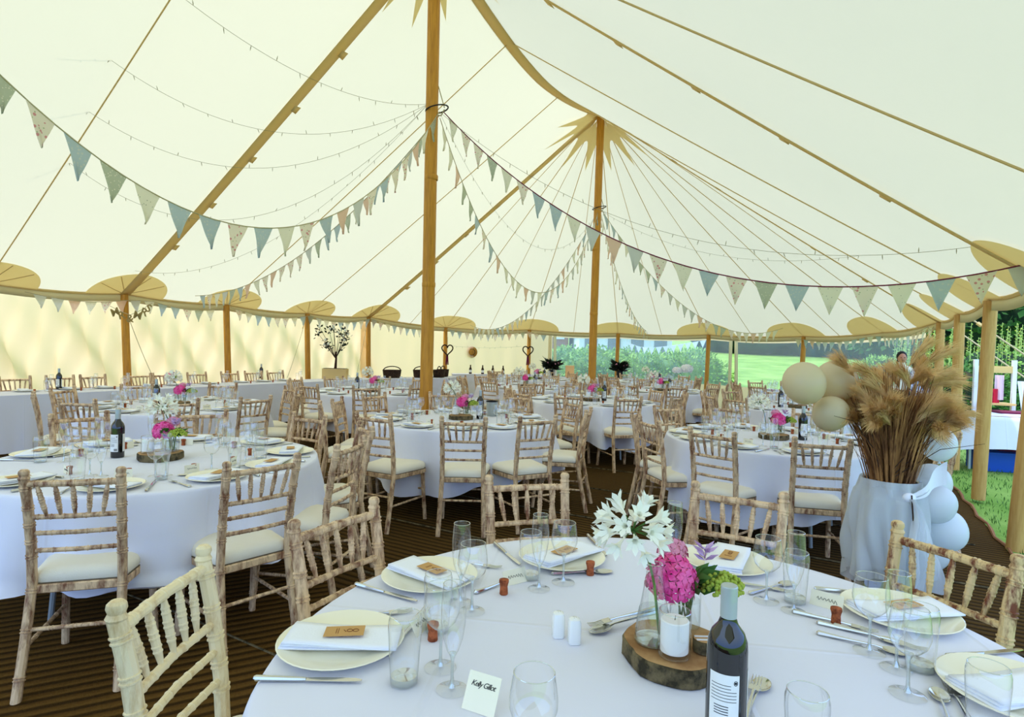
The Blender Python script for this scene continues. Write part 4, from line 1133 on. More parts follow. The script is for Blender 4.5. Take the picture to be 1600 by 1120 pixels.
def make_candle():
    t = thing('candle_jar', 'x', 'candle')
    m = MB(); m.lathe([(.0001, .002), (.0275, .002), (.0290, .0), (.0300, .003), (.0300, .078), (.0290, .082)], 28); m.build('jar', 'clear_glass', t, sharp=60)
    m = MB(); m.tube([(.0280*math.cos(2*PI*k/24), .0280*math.sin(2*PI*k/24), .082) for k in range(25)], .0012, 5, cap=False); m.build('rim', 'thick_glass', t)
    m = MB(); m.lathe([(.0001, .008), (.0258, .008), (.0258, .064), (.024, .066), (.004, .064), (.0001, .064)], 24); w = m.build('wax', 'wax', t)
    m = MB(); m.tube([(0, 0, .063), (.001, 0, .072)], .0009, 5); m.build('wick', 'iron', w)
    return t
def make_bottle(label_side=0):
    t = thing('wine_bottle', 'x', 'bottle')
    m = MB(); m.lathe([(.0001, .004), (.03, .002), (.0365, .002), (.0375, .008), (.0375, .185), (.036, .200), (.030, .216), (.019, .230), (.0150, .242), (.0145, .30)], 36); m.build('body', 'bottle_glass', t, sharp=50)
    m = MB(); m.lathe([(.0152, .243), (.0155, .245), (.0155, .275), (.0158, .278), (.0152, .280), (.0158, .283), (.0152, .285), (.0158, .288), (.0155, .291), (.0157, .302), (.0145, .304), (.0001, .304)], 28); m.build('screw_cap', 'bottle_cap', t, sharp=30)
    def lab(a0, a1, z0, z1, nm):
        m = MB(); m.grid(lambda u, v: Vector((.0380*math.cos(a0+(a1-a0)*u), .0380*math.sin(a0+(a1-a0)*u), z0+(z1-z0)*v)), 18, 1); return m.build(nm, 'bottle_label', t, sharp=0)
    b = lab(math.radians(205), math.radians(292), .040, .148, 'back_label')
    lab(math.radians(-28), math.radians(70), .040, .150, 'front_label')
    m = MB(); rr = .0383
    def arc(z, a0, a1, h): m.grid(lambda u, v: Vector((rr*math.cos(math.radians(a0+(a1-a0)*u)), rr*math.sin(math.radians(a0+(a1-a0)*u)), z+h*(v-.5))), 8, 1)
    for z in (.128, .122, .116, .110, .104, .098): arc(z, 212, 268 if z > .12 else 284, .0011)
    for z in (.088, .083, .078, .073): arc(z, 222, 262, .0016)
    for k in range(15): arc(.052, 258+k*1.9, 258+k*1.9+(.8 if k % 3 else 1.3), .015)
    m.tube([(rr*math.cos(math.radians(281+5*math.cos(a)))*1.002, rr*math.sin(math.radians(281+5*math.cos(a)))*1.002, .134+.0042*math.sin(a)) for a in [2*PI*k/12 for k in range(13)]], .0006, 4)
    arc(.134, 278, 284, .004)
    m.build('label_print', 'ink', b, sharp=0)
    return t
sliceP, agaP, jarP, candP, botP = Proto(make_slice()), Proto(make_agapanthus()), Proto(make_pink_jar()), Proto(make_candle()), Proto(make_bottle())
def cp(tk, dx, dy, P, label, rz=0, z=0, scale=None, grp=None):
    x, y = TBL[tk][:2]; return P.put((x+dx, y+dy, ZT+z), rz, label, grp, scale=scale)
G = {'slice': 'wood slices under the centrepieces', 'aga': 'bottles with one white flower', 'jar': 'jars of pink flowers', 'cand': 'candle jars on the tables', 'bot': 'wine bottles on the tables'}
W_ = {k: v[2] for k, v in TBL.items()}
# nearest table
cp('F', .03, -.005, sliceP, 'bark-edged wood slice in the centre of the nearest table', 0, grp=G['slice'])
q = atZ(1020, 1000, ZT+.045); agaP.put((q.x+.0, q.y, ZT+.0455), 0, 'conical glass bottle holding one tall white flower head, nearest table', G['aga'], scale=1.16)
q = atZ(1072, 985, ZT+.045); jarP.put((q.x+.005, q.y+.03, ZT+.0455), .2, 'glass jar of bright pink, mauve and lime flowers, nearest table', G['jar'], scale=1.08)
q = atZ(1053, 1022, ZT+.045); candP.put((q.x, q.y, ZT+.0455), 0, 'white candle in a glass jar beside the near pink flowers', G['cand'], scale=1.2)
m = thing('wood_coaster', 'small bark-edged disc with white stripes behind the dark wine bottle', 'coaster', (0, 0, 0))
q = atZ(1100, 1016, ZT+.045); m.location = (q.x, q.y, ZT+.0455)
a = MB(); a.lathe([(.0001, 0), (.025, 0), (.0255, .003), (.025, .026), (.0001, .027)], 24); a.build('bark_disc', 'bark', m)
a = MB(); a.cap_disc(.0235, .0275, 24); a.build('cut_face', 'cut_wood', m)
for dy in (-.008, .008):
    a = MB(); a.box((0, dy, .028), (.04, .006, .0008)); a.build('white_stripe', 'white_paint', m)
q = atZ(1132, 1158, ZT); botP.put((q.x, q.y, ZT), math.radians(-6), 'large dark wine bottle with pale back label on the nearest table', G['bot'], scale=.96)
for (x, y), lab in (((872, 994), 'white square salt pot, left of the pair on the nearest table'), ((897, 1004), 'white square pepper pot, right of the pair on the nearest table')):
    q = atZ(x, y, ZT); t = thing('salt_pot' if x < 880 else 'pepper_pot', lab, 'cruet', (q.x, q.y, ZT), .1)
    w = .0155; n = 24
    def sq(a, r, e=4): c, s = math.cos(a), math.sin(a); k = (abs(c)**e+abs(s)**e)**(-1/e); return (r*k*c, r*k*s)
    V = []; prof = [(.9, 0), (1, .003), (1, .042), (.97, .052), (.82, .059), (.5, .0625), (.01, .0635)]
    for f, z in prof: V += [Vector((*sq(2*PI*k/n, w*f), z)) for k in range(n)]
    m = MB(); m.add(V, [(i*n+k, i*n+(k+1) % n, (i+1)*n+(k+1) % n, (i+1)*n+k) for i in range(len(prof)-1) for k in range(n)]); m.build('body', 'pot_white', t)
    m = MB()
    for k in range(3): m.ball((.004*math.cos(k*2.1), .004*math.sin(k*2.1), .0628), .0009, 6, 4)
    m.build('holes', 'iron', t)
# serving spoon and fork leaning on the slice, and the fork over spoon right of the bottle
q = atZ(955, 990, ZT)
o = spoonP.put((q.x+.04, q.y+.035, ZT+.012), math.radians(113), 'steel serving spoon leaning on the wood slice, nearest table', 'serving cutlery on the nearest table', tilt=(-.12, 0))
o = forkP.put((q.x+.04, q.y+.045, ZT+.020), math.radians(108), 'steel serving fork lying over the spoon by the wood slice', 'serving cutlery on the nearest table', tilt=(-.12, 0))
q = atZ(1190, 1075, ZT)
spoonP.put((q.x-.04, q.y-.055, ZT+.001), math.radians(-35), 'steel spoon under a fork right of the dark wine bottle', 'serving cutlery on the nearest table')
forkP.put((q.x-.05, q.y-.065, ZT+.008), math.radians(-30), 'steel fork lying on a spoon right of the dark wine bottle', 'serving cutlery on the nearest table')
# the handwritten cream name card at the bottom edge
q = atZ(752, 1108, ZT)
t = thing('name_card', 'cream name card with black handwriting at the bottom edge', 'card', (q.x, q.y, ZT+.032), math.radians(-28)); t.rotation_euler = (math.radians(-28), 0, math.radians(-26))
m = MB(); m.box((0, 0, 0), (.072, .0008, .07)); m.build('paper', 'card', t)
def text_mesh(s, size, shear=0, extr=0, spacing=1.0):
    cu = bpy.data.curves.new('txt', 'FONT'); cu.body = s; cu.size = size; cu.shear = shear; cu.extrude = extr; cu.align_x = 'CENTER'; cu.align_y = 'CENTER'; cu.space_character = spacing; cu.offset = .003 if size > .1 else 0
    o = bpy.data.objects.new('txt', cu); COL.objects.link(o)
    dg = bpy.context.evaluated_depsgraph_get(); dg.update(); me = bpy.data.meshes.new_from_object(o.evaluated_get(dg)); bpy.data.objects.remove(o); return me
me = text_mesh('Kelly Gillot', .0145, .35, .0003, .85); me.materials.clear(); me.materials.append(MATS['ink'])
o = bpy.data.objects.new('handwriting', me); COL.objects.link(o); o.parent = t; o.location = (0, -.0008, .014); o.rotation_euler = (PI/2, 0, 0)

CPL = {'L': (.0, .0), 'M': (.0, .0), 'R': (0, 0)}
for k in TBL:
    if k == 'F': continue
    w = W_[k]
    cp(k, 0, 0, sliceP, 'bark-edged wood slice at the centre of ' + w, random.uniform(0, 6), grp=G['slice'])
    if k in ('L', 'M', 'L2', 'R', 'B', 'T10', 'T9', 'T6'):
        cp(k, .06, .02, jarP, 'jar of pink and green flowers on ' + w, random.uniform(-.5, .5), .0455, grp=G['jar'])
    else:
        cp(k, .05, .0, jarP, 'jar of pink flowers on ' + w, random.uniform(-1, 1), .0455, grp=G['jar'])
    cp(k, -.05 if k != 'L' else .01, .07 if k != 'L' else .08, agaP, 'glass bottle with a white flower head on ' + w, random.uniform(-.4, .4), .0455, grp=G['aga'])
    cp(k, -.05, -.04, candP, 'white candle in a glass jar on ' + w, 0, .0455, grp=G['cand'])
    bx, by = {'L': (-.27, .02), 'M': (.19, .06), 'L2': (-.18, -.1), 'R': (.24, -.02), 'B': (.2, .08)}.get(k, (random.choice([-.22, .2]), random.uniform(-.15, .1)))
    cp(k, bx, by, botP, 'dark wine bottle on ' + w, math.radians(15), grp=G['bot'])
# steel bucket on the middle table
q = atY(733, 620, 6.1); t = thing('wine_cooler', 'dark wine bottle collar standing behind the bottle on the middle table', 'cooler', (-.5+.30, 5.9+.35, ZT))
t['label'] = 'black and steel wine cooler behind the flowers of the middle table'
m = MB(); m.lathe([(.0001, 0), (.05, 0), (.055, .01), (.06, .15), (.056, .15), (.05, .012)], 24); m.build('bucket', 'metal_zinc', t)
m = MB(); m.lathe([(.062, .15), (.064, .156), (.062, .162), (.056, .16)], 24); m.build('rim', 'black_case', t)

# ============================================================ HEAD TABLE ALONG THE LEFT WALL
def long_table(name, A, B, depth, label, side):
    """A, B front corners on the floor plan; depth goes toward 'side'"""
    d = (B-A); L = d.length; d.normalize(); n = side; t = thing(name, label, 'table', A, 0)
    m = MB(); o = Vector((0, 0, 0)); e = d*L; w = n*depth
    def P(v, z): return Vector((v.x, v.y, z))
    m.add([P(o, .735), P(e, .735), P(e+w, .735), P(o+w, .735), P(o, .71), P(e, .71), P(e+w, .71), P(o+w, .71)], [(0, 1, 2, 3), (4, 7, 6, 5), (0, 4, 5, 1), (2, 6, 7, 3), (1, 5, 6, 2), (0, 3, 7, 4)]); m.build('tabletop', 'cut_wood', t)
    for f, g in ((.03, .1), (.97, .1), (.03, .9), (.97, .9)):
        m = MB(); c = e*f+w*g; m.tube([P(c, 0), P(c, .71)], .02, 6); m.build('leg', 'metal_zinc', t)
    cl = MB()
    def fr(u, v):
        z = .742*(1-v)+.03*v; return P(e*u - n*(.012+.012*v*(math.sin(u*L*9)+.6*math.sin(u*L*23))), z)
    cl.grid(fr, int(L*40), 6)
    cl.grid(lambda u, v: P(e*u - n*.012*(1-v)+w*v, .742), int(L*40), 1)
    cl.grid(lambda u, v: P(o - d*.01 + w*u, .742*(1-v)+.03*v), 6, 3); cl.grid(lambda u, v: P(e + d*.01 + w*u, .742*(1-v)+.03*v), 6, 3)
    c = cl.build('tablecloth', 'tablecloth', loc=A, sharp=30); tag(c, 'white cloth to the floor over the ' + label.split(' table')[0] + ' table', 'tablecloth', 'white cloths on the long tables')
    return t
hA, hB = ST(-3.2, -4.45), ST(4.1, -4.45)
long_table('trestle_table', hA, hB, .70, 'long head table along the left canvas wall', -AX_N)
hC = ST(5.6, -3.75); long_table('trestle_table', hB+AX_U*.06, hC, .6, 'short angled side table below the tall bouquet', (Vector((-(hC-hB).y, (hC-hB).x, 0)).normalized()))
hD = hC+Vector((.06, .04, 0)); hE = Vector((-1.35, 15.0, 0)); long_table('trestle_table', hD, hE, .6, 'back corner side table with dark baskets', Vector((-(hE-hD).y, (hE-hD).x, 0)).normalized())
# chairs behind it, facing the room
hc = []
def s_for(xp, t, z):
    lo, hi = -6.0, 6.0
    for _ in range(40):
        md = (lo+hi)/2
        if pix(ST(md, t, z))[0] < xp: lo = md
        else: hi = md
    return lo
for i, s in enumerate([s_for(xp, -5.35, .9) for xp in (20, 92, 144, 217, 253, 306, 357, 392, 426)]):
    p = ST(s, -5.05); b = ST(s, -5.35, .9)
    if seen([b, p+Vector((0, 0, .5))]): hc.append((s, p))
for i, (s, p) in enumerate(hc):
    CHP_FAR.put(p, math.atan2(AX_N.y, AX_N.x)-PI/2+random.uniform(-.1, .1), 'limewashed chair behind the long head table, %s' % nth(i, len(hc)), 'chairs behind the head table')
HI = {}
for i, (s, p) in enumerate(hc):
    for P, kn, ds, dt in ((plateP, 'white dinner plate', 0, -4.98), (napP, 'folded napkin', 0, -4.98), (wineP[0], 'wine glass', .16, -4.75), (fluteP[0], 'champagne flute', .22, -4.8), (tumbP[0], 'water glass', .2, -4.88), (corkP, 'brown cork place holder', 0, -4.72)):
        q = ST(s+ds, dt, .7435)
        if seen([q]):
            o = P.put(q, random.uniform(-.2, .2)-.5); HI.setdefault(kn, []).append(o)
for kn, L in HI.items():
    for i, o in enumerate(L):
        o['label'] = '%s on the long head table, %s' % (kn, nth(i, len(L))); o['group'] = kn + 's along the head table'
for i, (x, y) in enumerate(((92, 608), (408, 591))):
    q = atZ(x, y, .745); botP.put(q, .4, ('dark wine bottle on the head table, nearer the left edge', 'dark wine bottle on the head table, right of the second side pole')[i], G['bot'])
q = atZ(268, 600, .745); jarP.put(q, .3, 'small jar of coral pink flowers on the long head table', G['jar'])
# tall bouquet in a trough
q = ST(s_for(524, -4.85, .9), -4.85, 0)
t = thing('planter_trough', 'pale wooden trough on the side table under the tall bouquet', 'planter', (q.x, q.y, .745))
m = MB(); m.box((0, 0, .11), (.50, .2, .22)); m.build('box', 'patch', t)
m = MB(); m.box((0, 0, .222), (.46, .16, .01)); m.build('soil', 'dark_leaf', t)
t = thing('tall_bouquet', 'tall spray of cream flowers and dark leaves rising above the side table', 'bouquet', (q.x, q.y, .972))
m = MB(); m.tube([(0, 0, 0), (.01, 0, .2), (0, 0, .35)], [.03, .022, .02], 8)
tips = []
for k in range(16):
    a = k*2.4; h = .45+.42*random.random(); r = .30*math.sqrt(random.random())+.05; tp = Vector((r*math.cos(a)*1.0-.03, r*.6*math.sin(a), h)); tips.append(tp); m.tube([(0, 0, .2), tp*.6+Vector((0, 0, .1)), tp], [.006, .005, .003], 5)
m.build('stems', 'twig', t)
m = MB(); f = MB()
for tp in tips:
    for k in range(9): m.leaf(tp+Vector((random.uniform(-.06, .06), random.uniform(-.05, .05), random.uniform(-.10, .04))), (random.uniform(-1, 1), random.uniform(-1, 1), random.uniform(-.3, 1)), .08, .045)
    f.ball(tp+Vector((random.uniform(-.03, .03), -.03, .02)), .028, 8, 6); 
m.build('leaves', 'dark_leaf', t, sharp=0); f.build('cream_blooms', 'white_petal', t)
# low dark baskets on the side tables
for i, (x, y, w, dk) in enumerate(((556, 583, .42, 'wicker'), (600, 582, .40, 'wicker'), (615, 581, .34, 'wicker'), (642, 582, .40, 'wicker'))):
    q = atZ(x, y+3, .745) if i < 2 else atY(x, y, 14.7)
    q = Vector((q.x, min(q.y, 15.3), .745)); 
    nn = (hC-hB).normalized() if i < 2 else (hE-hD).normalized()
    if i < 2: q = hB+(hC-hB)*(.25+.45*i)+Vector((-(hC-hB).y, (hC-hB).x, 0)).normalized()*.3
    else: q = hD+(hE-hD)*(.22+.35*(i-2))+Vector((-(hE-hD).y, (hE-hD).x, 0)).normalized()*.3
    t = thing('wicker_basket', 'low dark wicker basket on the back side tables, %s' % nth(i, 4), 'basket', (q.x, q.y, .745), math.atan2(nn.y, nn.x), 'dark baskets on the back side tables')
    m = MB(); n = 24; V = []
    for z, r in ((0, .85), (.02, .95), (.16, 1.05), (.18, 1.08), (.165, 1.0), (.03, .88)): V += [Vector((w/2*r*math.cos(2*PI*k/n), .14*r*math.sin(2*PI*k/n), z)) for k in range(n)]
    m.add(V, [(a*n+k, a*n+(k+1) % n, (a+1)*n+(k+1) % n, (a+1)*n+k) for a in range(5) for k in range(n)]+[tuple(range(5*n, 6*n))]); m.build('bowl', 'wicker', t)
    m = MB(); m.tube([(w*.5*math.cos(a), 0, .17+.09*math.sin(a)) for a in [PI*k/12 for k in range(13)]], .012, 6); m.build('handle', 'twig', t)

# ============================================================ WALL DECORATIONS
# twig hearts on two far poles
for i, b in enumerate((7, 8)):
    T = POLES[b]; q = atY((699, 825)[i], (546, 548)[i], T.y-.35)
    t = thing('twig_heart', ('dark twig heart hanging on the pole beside the tallest pole', 'dark twig heart hanging on the pole by the clear window')[i], 'wall ornament', q, 0, 'twig hearts on the far poles')
    m = MB(); pts = []
    for k in range(41):
        a = 2*PI*k/40; pts.append((.0095*16*math.sin(a)**3*1.0, .012*math.sin(a*9), .0105*(13*math.cos(a)-5*math.cos(2*a)-2*math.cos(3*a)-math.cos(4*a))))
    m.tube(pts, .018, 7); m.build('frame', 'twig', t)
    m = MB()
    for k in range(5): m.tube([(.01*k-.02, 0, -.16), (.015*k-.03, -.01, -.3), (.02*k-.04, 0, -.42)], .008, 4)
    m.build('tassel', 'maroon', t)
    m = MB(); m.tube([(0, 0, .09), (0, .05, .35)], .004, 4); m.build('cord', 'rope', t)
q = atY(737, 550, 17.2)
t = thing('straw_hat', 'round straw hat hung on the far canvas wall', 'hat', q); 
m = MB(); m.lathe([(.0001, .06), (.08, .05), (.09, .0), (.16, -.01), (.165, -.014), (.0001, -.015)], 28)
for v in m.V: v.x, v.y, v.z = v.x, -v.z, v.y
m.build('weave', 'straw_hat', t, sharp=0)
m = MB(); m.tube([(.093*math.cos(a), -.006, .093*math.sin(a)) for a in [2*PI*k/24 for k in range(25)]], .010, 5); m.build('band', 'twig', t)
# pink covered back table and the little bottles on it
A = atY(700, 590, 16.2); long_table('trestle_table', Vector((A.x+.1, 16.3, 0)), Vector((.9, 16.75, 0)), .5, 'pale back table under the straw hat', Vector((-.12, .99, 0)))
for i, x in enumerate((735, 754, 770, 786)):
    q = atY(x, 580, 16.65); t = thing('beer_bottle', 'small dark bottle on the back table, %s' % nth(i, 4), 'bottle', (q.x, q.y, .7435), 0, 'small bottles under the straw hat')
    m = MB(); m.lathe([(.0001, 0), (.038, 0), (.04, .01), (.04, .13), (.018, .19), (.017, .25), (.0001, .25)], 14); m.build('body', 'twig', t)
    m = MB(); m.lathe([(.0405, .04), (.0405, .11)], 14); m.build('paper_label', 'bottle_label', t)
# dark bouquets and orchid near the hedge window, white stand
def dark_bouquet(x, Y, label, pink=False):
    q = atY(x, 590, Y); t = thing('dark_bouquet', label, 'bouquet', (q.x, q.y, .7435), 0)
    m = MB(); m.lathe([(.0001, 0), (.08, 0), (.09, .2), (.085, .2), (.0001, .01)], 18); m.build('pot', 'black_case', t)
    m = MB()
    for k in range(260):
        a = random.uniform(0, 6.28); r = random.random(); m.leaf((.1*r*math.cos(a), .1*r*math.sin(a), .2+.16*random.random()), (math.cos(a), math.sin(a), random.uniform(-.1, 1.1)), random.uniform(.12, .30), .06)
    m.build('leaves', 'dark_leaf', t, sharp=0)
    m = MB()
    for k in range(5):
        a = k*1.3; m.ball((.16*math.cos(a), -.12+.05*math.sin(a), .38+.04*math.sin(k*3)), .022, 8, 5)
    m.build('pale_blooms', 'pale_pink', t)
wA = atY(858, 590, 15.9); wB = atY(1105, 590, 15.9)
long_table('trestle_table', Vector((wA.x, 15.75, 0)), Vector((wB.x-.4, 15.65, 0)), .6, 'white side table under the clear hedge window', Vector((0.02, 1, 0)))
dark_bouquet(862, 15.95, 'dark leafy bouquet on the window table, left of the second tall pole')
dark_bouquet(968, 15.95, 'dark leafy bouquet on the window table, right of the second tall pole')
q = atY(890, 590, 16.05); t = thing('display_board', 'plain pale board standing on the window table', 'board', (q.x, q.y, .7435)); m = MB(); m.box((0, 0, .16), (.24, .02, .32)); m.build('panel', 'wall_canvas', t); m = MB(); m.box((0, .04, .06), (.03, .08, .12)); m.build('foot_stand', 'white_paint', t)
q = atY(1067, 592, 15.9); t = thing('orchid', 'white flower head pair in a pot before the hedge window', 'potted plant', (q.x, q.y, .7435))
m = MB(); m.lathe([(.0001, 0), (.06, 0), (.075, .12), (.0001, .12)], 16); m.build('pot', 'pot_white', t)
m = MB(); m.tube([(0, 0, .1), (-.08, 0, .22), (-.17, 0, .26)], .006, 5); m.tube([(0, 0, .1), (.05, 0, .25), (.12, 0, .30)], .006, 5); m.build('stem', 'stem_green', t)
m = MB(); mophead(m, (-.16, 0, .27), .12, 60, .05, .6); mophead(m, (.1, 0, .31), .15, 90, .05, .8); m.build('white_blooms', 'white_bloom', t, sharp=0)

# MR & MRS letter banner on the first pole
T = POLES[3]; ins = AX_N
t = thing('letter_banner', 'gold letter banner hung across the first wooden side pole', 'banner', (0, 0, 0))
L_ = [('M', 180, 488, -20), ('R', 190, 493, -14), ('&', 203, 498, 0), ('M', 215, 493, 12), ('R', 225, 488, 18), ('S', 232, 482, 24)]
Yb = 9.25
pp = [atY(172, 478, Yb)]
for ch, x, y, r in L_:
    q = atY(x, y, Yb); me = text_mesh(ch, .17, 0, .003); me.materials.clear(); me.materials.append(MATS['gold_letter'])
    o = bpy.data.objects.new('letter', me); COL.objects.link(o); o.parent = t; o.location = q; o.rotation_euler = (PI/2, math.radians(-r)*-1, math.radians(4)); pp.append(q+Vector((0, 0, .06)))
pp.append(atY(238, 474, Yb))
m = MB(); m.tube(pp, .004, 5); m.build('cord', 'rope', t)

# ============================================================ BUNTING
def catenary(A, B, sag, n=40): return [A.lerp(B, k/n)-Vector((0, 0, 4*sag*(k/n)*(1-k/n))) for k in range(n+1)]
def along(P, s):
    for a, b in zip(P, P[1:]):
        l = (b-a).length
        if s <= l: return a.lerp(b, s/l), (b-a)/l
        s -= l
    return P[-1], (P[-1]-P[-2]).normalized()
def bunting(P, w, h, gap, label, cordmat='rope', fabs=None, start=.1, group='bunting strings inside the marquee', seed=0, cordr=.005):
    t = thing('bunting', label, 'bunting', (0, 0, 0), 0, group)
    m = MB(); m.tube(P, cordr, 5, cap=False); m.build('cord', cordmat, t)
    T = sum((b-a).length for a, b in zip(P, P[1:])); s = start; k = 0; rnd = random.Random(seed+5); n = 0
    while s+w < T and n < 95:
        a, d = along(P, s); b, _ = along(P, s+w)
        fb = (fabs or FABS)[(k*7+seed*3+rnd.randint(0, 3)) % len(fabs or FABS)]; k += 1
        hh = h*rnd.uniform(.92, 1.06); sw = Vector((d.y, -d.x, 0))*rnd.uniform(-.25, .25)*h
        tip = (a+b)/2+Vector((0, 0, -hh))+sw
        if seen([a, b, tip], 5):
            m = MB(); N = 5; V = []; F = []
            side = Vector((-d.y, d.x, 0)).normalized()
            for j in range(N+1):
                v = j/N; l = a.lerp(tip, v); r = b.lerp(tip, v)
                for i in range(4): V.append(l.lerp(r, i/3)+side*.012*math.sin(i*2.1+j*.9+k)*(.3+v))
            F = [(j*4+i, j*4+i+1, (j+1)*4+i+1, (j+1)*4+i) for j in range(N) for i in range(3)]
            m.add(V, F); o = m.build('pennant', fb, t, sharp=0)
            if FABWORD.get(fb): o['label'] = FABWORD[fb]
            n += 1
        s += w+gap
    return t
R1 = P1+Vector((.08, 0, 4.33)); R2 = P2+Vector((.05, 0, 4.33)); R0 = ST(-5.42, 0, 4.35)
bunting(catenary(R1, R0, 1.9), .19, .25, .055, 'long bunting string swooping from the tallest pole to the upper left', seed=1)
e2 = atY(305, 462, 10.2); bunting(catenary(R1+Vector((0, .03, -.03)), e2, .55), .17, .23, .05, 'bunting string from the tallest pole down to the left eave', seed=2)
e3 = Vector((4.25, 4.25, 2.35)); bunting(catenary(R1+Vector((.05, 0, 0)), e3, 1.02), .20, .25, .06, 'red-edged bunting string crossing from the tallest pole to the right eave', 'maroon', seed=3, cordr=.006)
bunting(catenary(R1+Vector((0, .06, -.05)), R2, 1.9), .17, .22, .07, 'bunting string hanging between the two tall poles', seed=4)
e5 = atY(735, 508, 16.3); bunting(catenary(R2, e5, .9), .17, .23, .06, 'bunting string from the second pole to the back left eave', seed=5)
e6 = atY(1225, 512, 14.4); bunting(catenary(R2+Vector((.04, 0, 0)), e6, .95), .19, .24, .06, 'bunting string from the second pole towards the right eave', seed=6)
e7 = atY(1012, 518, 17.3); bunting(catenary(R2+Vector((.02, .04, 0)), e7, .5), .17, .23, .06, 'bunting string from the second pole straight back to the hedge window', seed=7)
# eave strings
def eave_string(b0, b1, label, seed, w=.17, h=.2, gap=.05, dip=.07):
    P = []; n = 8
    bb = b0
    while bb < b1-1e-6:
        be = min(bb+1, b1)
        for k in range(n):
            b = bb+(be-bb)*k/n; e = S(b, 0); ins = (ctr0-Vector((e.x, e.y, 0))); ins.z = 0; ins.normalize(); P.append(e+ins*.10+Vector((0, 0, -.07-dip*math.sin(PI*k/n))))
        bb = be
    return bunting(P, w, h, gap, label, seed=seed)
eave_string(2.2, 4.0, 'faded bunting under the eave above the head table, leftmost run', 8)
eave_string(4.0, 7.0, 'faded bunting under the eave between the side poles and the corner', 9)
eave_string(7.0, 8.3, 'faded bunting under the eave above the straw hat', 10)
eave_string(10.9, 13.0, 'faded bunting under the eave above the balloons', 11)
wb_ = [atY(978, 534, 19.5), atY(1000, 542, 19.5), atY(1020, 543, 19.6), atY(1050, 540, 19.6), atY(1105, 531, 19.4)]
bunting(wb_, .20, .24, .04, 'white outdoor bunting seen through the hedge window', 'fab_white', ['fab_white'], seed=12, group='bunting outside')

# ============================================================ STRING LIGHTS
bulbm = MB(); bulbm.tube([(0, 0, 0), (0, 0, -.02), (0, 0, -.045)], [.002, .004, .0015], 5); bulb_me = mesh_from('bulb', bulbm.V, bulbm.F, 'wire')
def string_lights(P, label, gap=.26, r=.0020):
    t = thing('string_lights', label, 'string lights', (0, 0, 0), 0, 'thin light strings under the marquee roof')
    m = MB(); m.tube(P, r, 4, cap=False); m.build('wire', 'wire', t)
    T = sum((b-a).length for a, b in zip(P, P[1:])); s = .2; n = 0
    while s < T and n < 90:
        p, d = along(P, s)
        if seen([p]):
            o = bpy.data.objects.new('bulb', bulb_me); COL.objects.link(o); o.parent = t; o.location = p; o.rotation_euler = (random.uniform(-.5, .5)+(PI if n % 3 == 2 else 0), random.uniform(-.4, .4), 0); n += 1
        s += gap
Rl = P1+Vector((-.06, 0, 4.42))
string_lights(catenary(Rl, atY(240, -40, 4.3), .28), 'light string running straight from the tallest pole to the top left')
string_lights(catenary(Rl, atY(30, -30, 6.0), .85), 'light string sagging left of the tallest pole, uppermost curve')
string_lights(catenary(Rl, atY(-60, -5, 6.4), 1.25), 'light string sagging left of the tallest pole, second curve')
string_lights(catenary(Rl, atY(-60, 75, 7.0), 1.7), 'light string sagging left of the tallest pole, third curve')
string_lights(catenary(Rl, atY(190, 418, 9.4), .75), 'light string falling from the tallest pole to the left eave')
string_lights(catenary(R1, atY(1640, 365, 4.6), .75), 'long light string passing in front of the second pole to the right edge')
string_lights(catenary(R2, atY(1480, 372, 7.4), .6), 'light string from the second pole to the right eave')
string_lights(catenary(R1, R2, 1.2), 'light string hanging between the two tall poles')
string_lights(catenary(atY(703, 540, 16.9), atY(815, 541, 17.3), .05, 16), 'little light string pinned across the far canvas wall', .16)

# ropes and guy lines
def rope(A, B, label, r=.012, mat='rope', sag=0):
    t = thing('guy_rope', label, 'rope', A, 0, 'ropes of the marquee'); P = [p-A for p in catenary(A, B, sag, 12)]
    m = MB(); m.tube(P, r, 6); m.build('line', mat, t)
    m = MB(); d = (B-A).normalized(); m.tube([d*.25-d*.03, d*.25+d*.03], r*2.2, 6); m.build('runner', 'tape', t)
for b, x1, y1, lab in ((13, 1600, 660, 'pale guy rope slanting down to the right behind the thick pale pole'), (14, 1640, 560, 'second pale guy rope at the right edge'),):
    A = POLES[b]+Vector((.03, 0, 0)); B = ST(SAX[b]-.3, 8.2); rope(A, B, lab)
for b, dx, lab in ((3, .5, 'slack rope hanging on the canvas right of the first side pole'), (5, -.55, 'rope running down left of the third side pole'), (6, -.45, 'rope running down left of the fourth side pole')):
    A = POLES[b]+Vector((0, -.05, -.1)); B = Vector((A.x, A.y, .75))+AX_U*dx+AX_N*.1; rope(A, B, lab, .0045, sag=.06)

# ============================================================ PAMPAS GRASS VASE AND BALLOONS
vx, vy = 2.24, 3.45
t = thing('floor_vase', 'tall zinc vase draped in sheer white fabric right of the tables', 'vase', (vx, vy, 0))
m = MB(); m.lathe([(.0001, 0), (.10, 0), (.105, .02), (.115, .3), (.125, .62), (.140, .76), (.144, .77), (.135, .765), (.12, .6), (.0001, .58)], 32); m.build('body', 'metal_zinc', t, sharp=40)
def drape(u, v):
    a = 2*PI*u; z = .775-.60*v; r = .146+.036*math.sin(PI*min(1, v**.7*.98))**.8+.012*v + .022*math.sin(7*a+3*v)*(.3+v)+.016*math.sin(17*a+2*math.sin(5*v))*v
    if v < .12: r = .155+.02*math.sin(11*a)*v*8
    r += .045*max(0, math.cos(a-PI*.95))*v
    return Vector((r*math.cos(a), r*math.sin(a), z+.05*v*math.sin(2*a+1)+.03*v*math.sin(5*a)))
m = MB(); m.grid(drape, 160, 26); wrapo = m.build('sheer_wrap', 'organza', t, sharp=0)
m = MB()
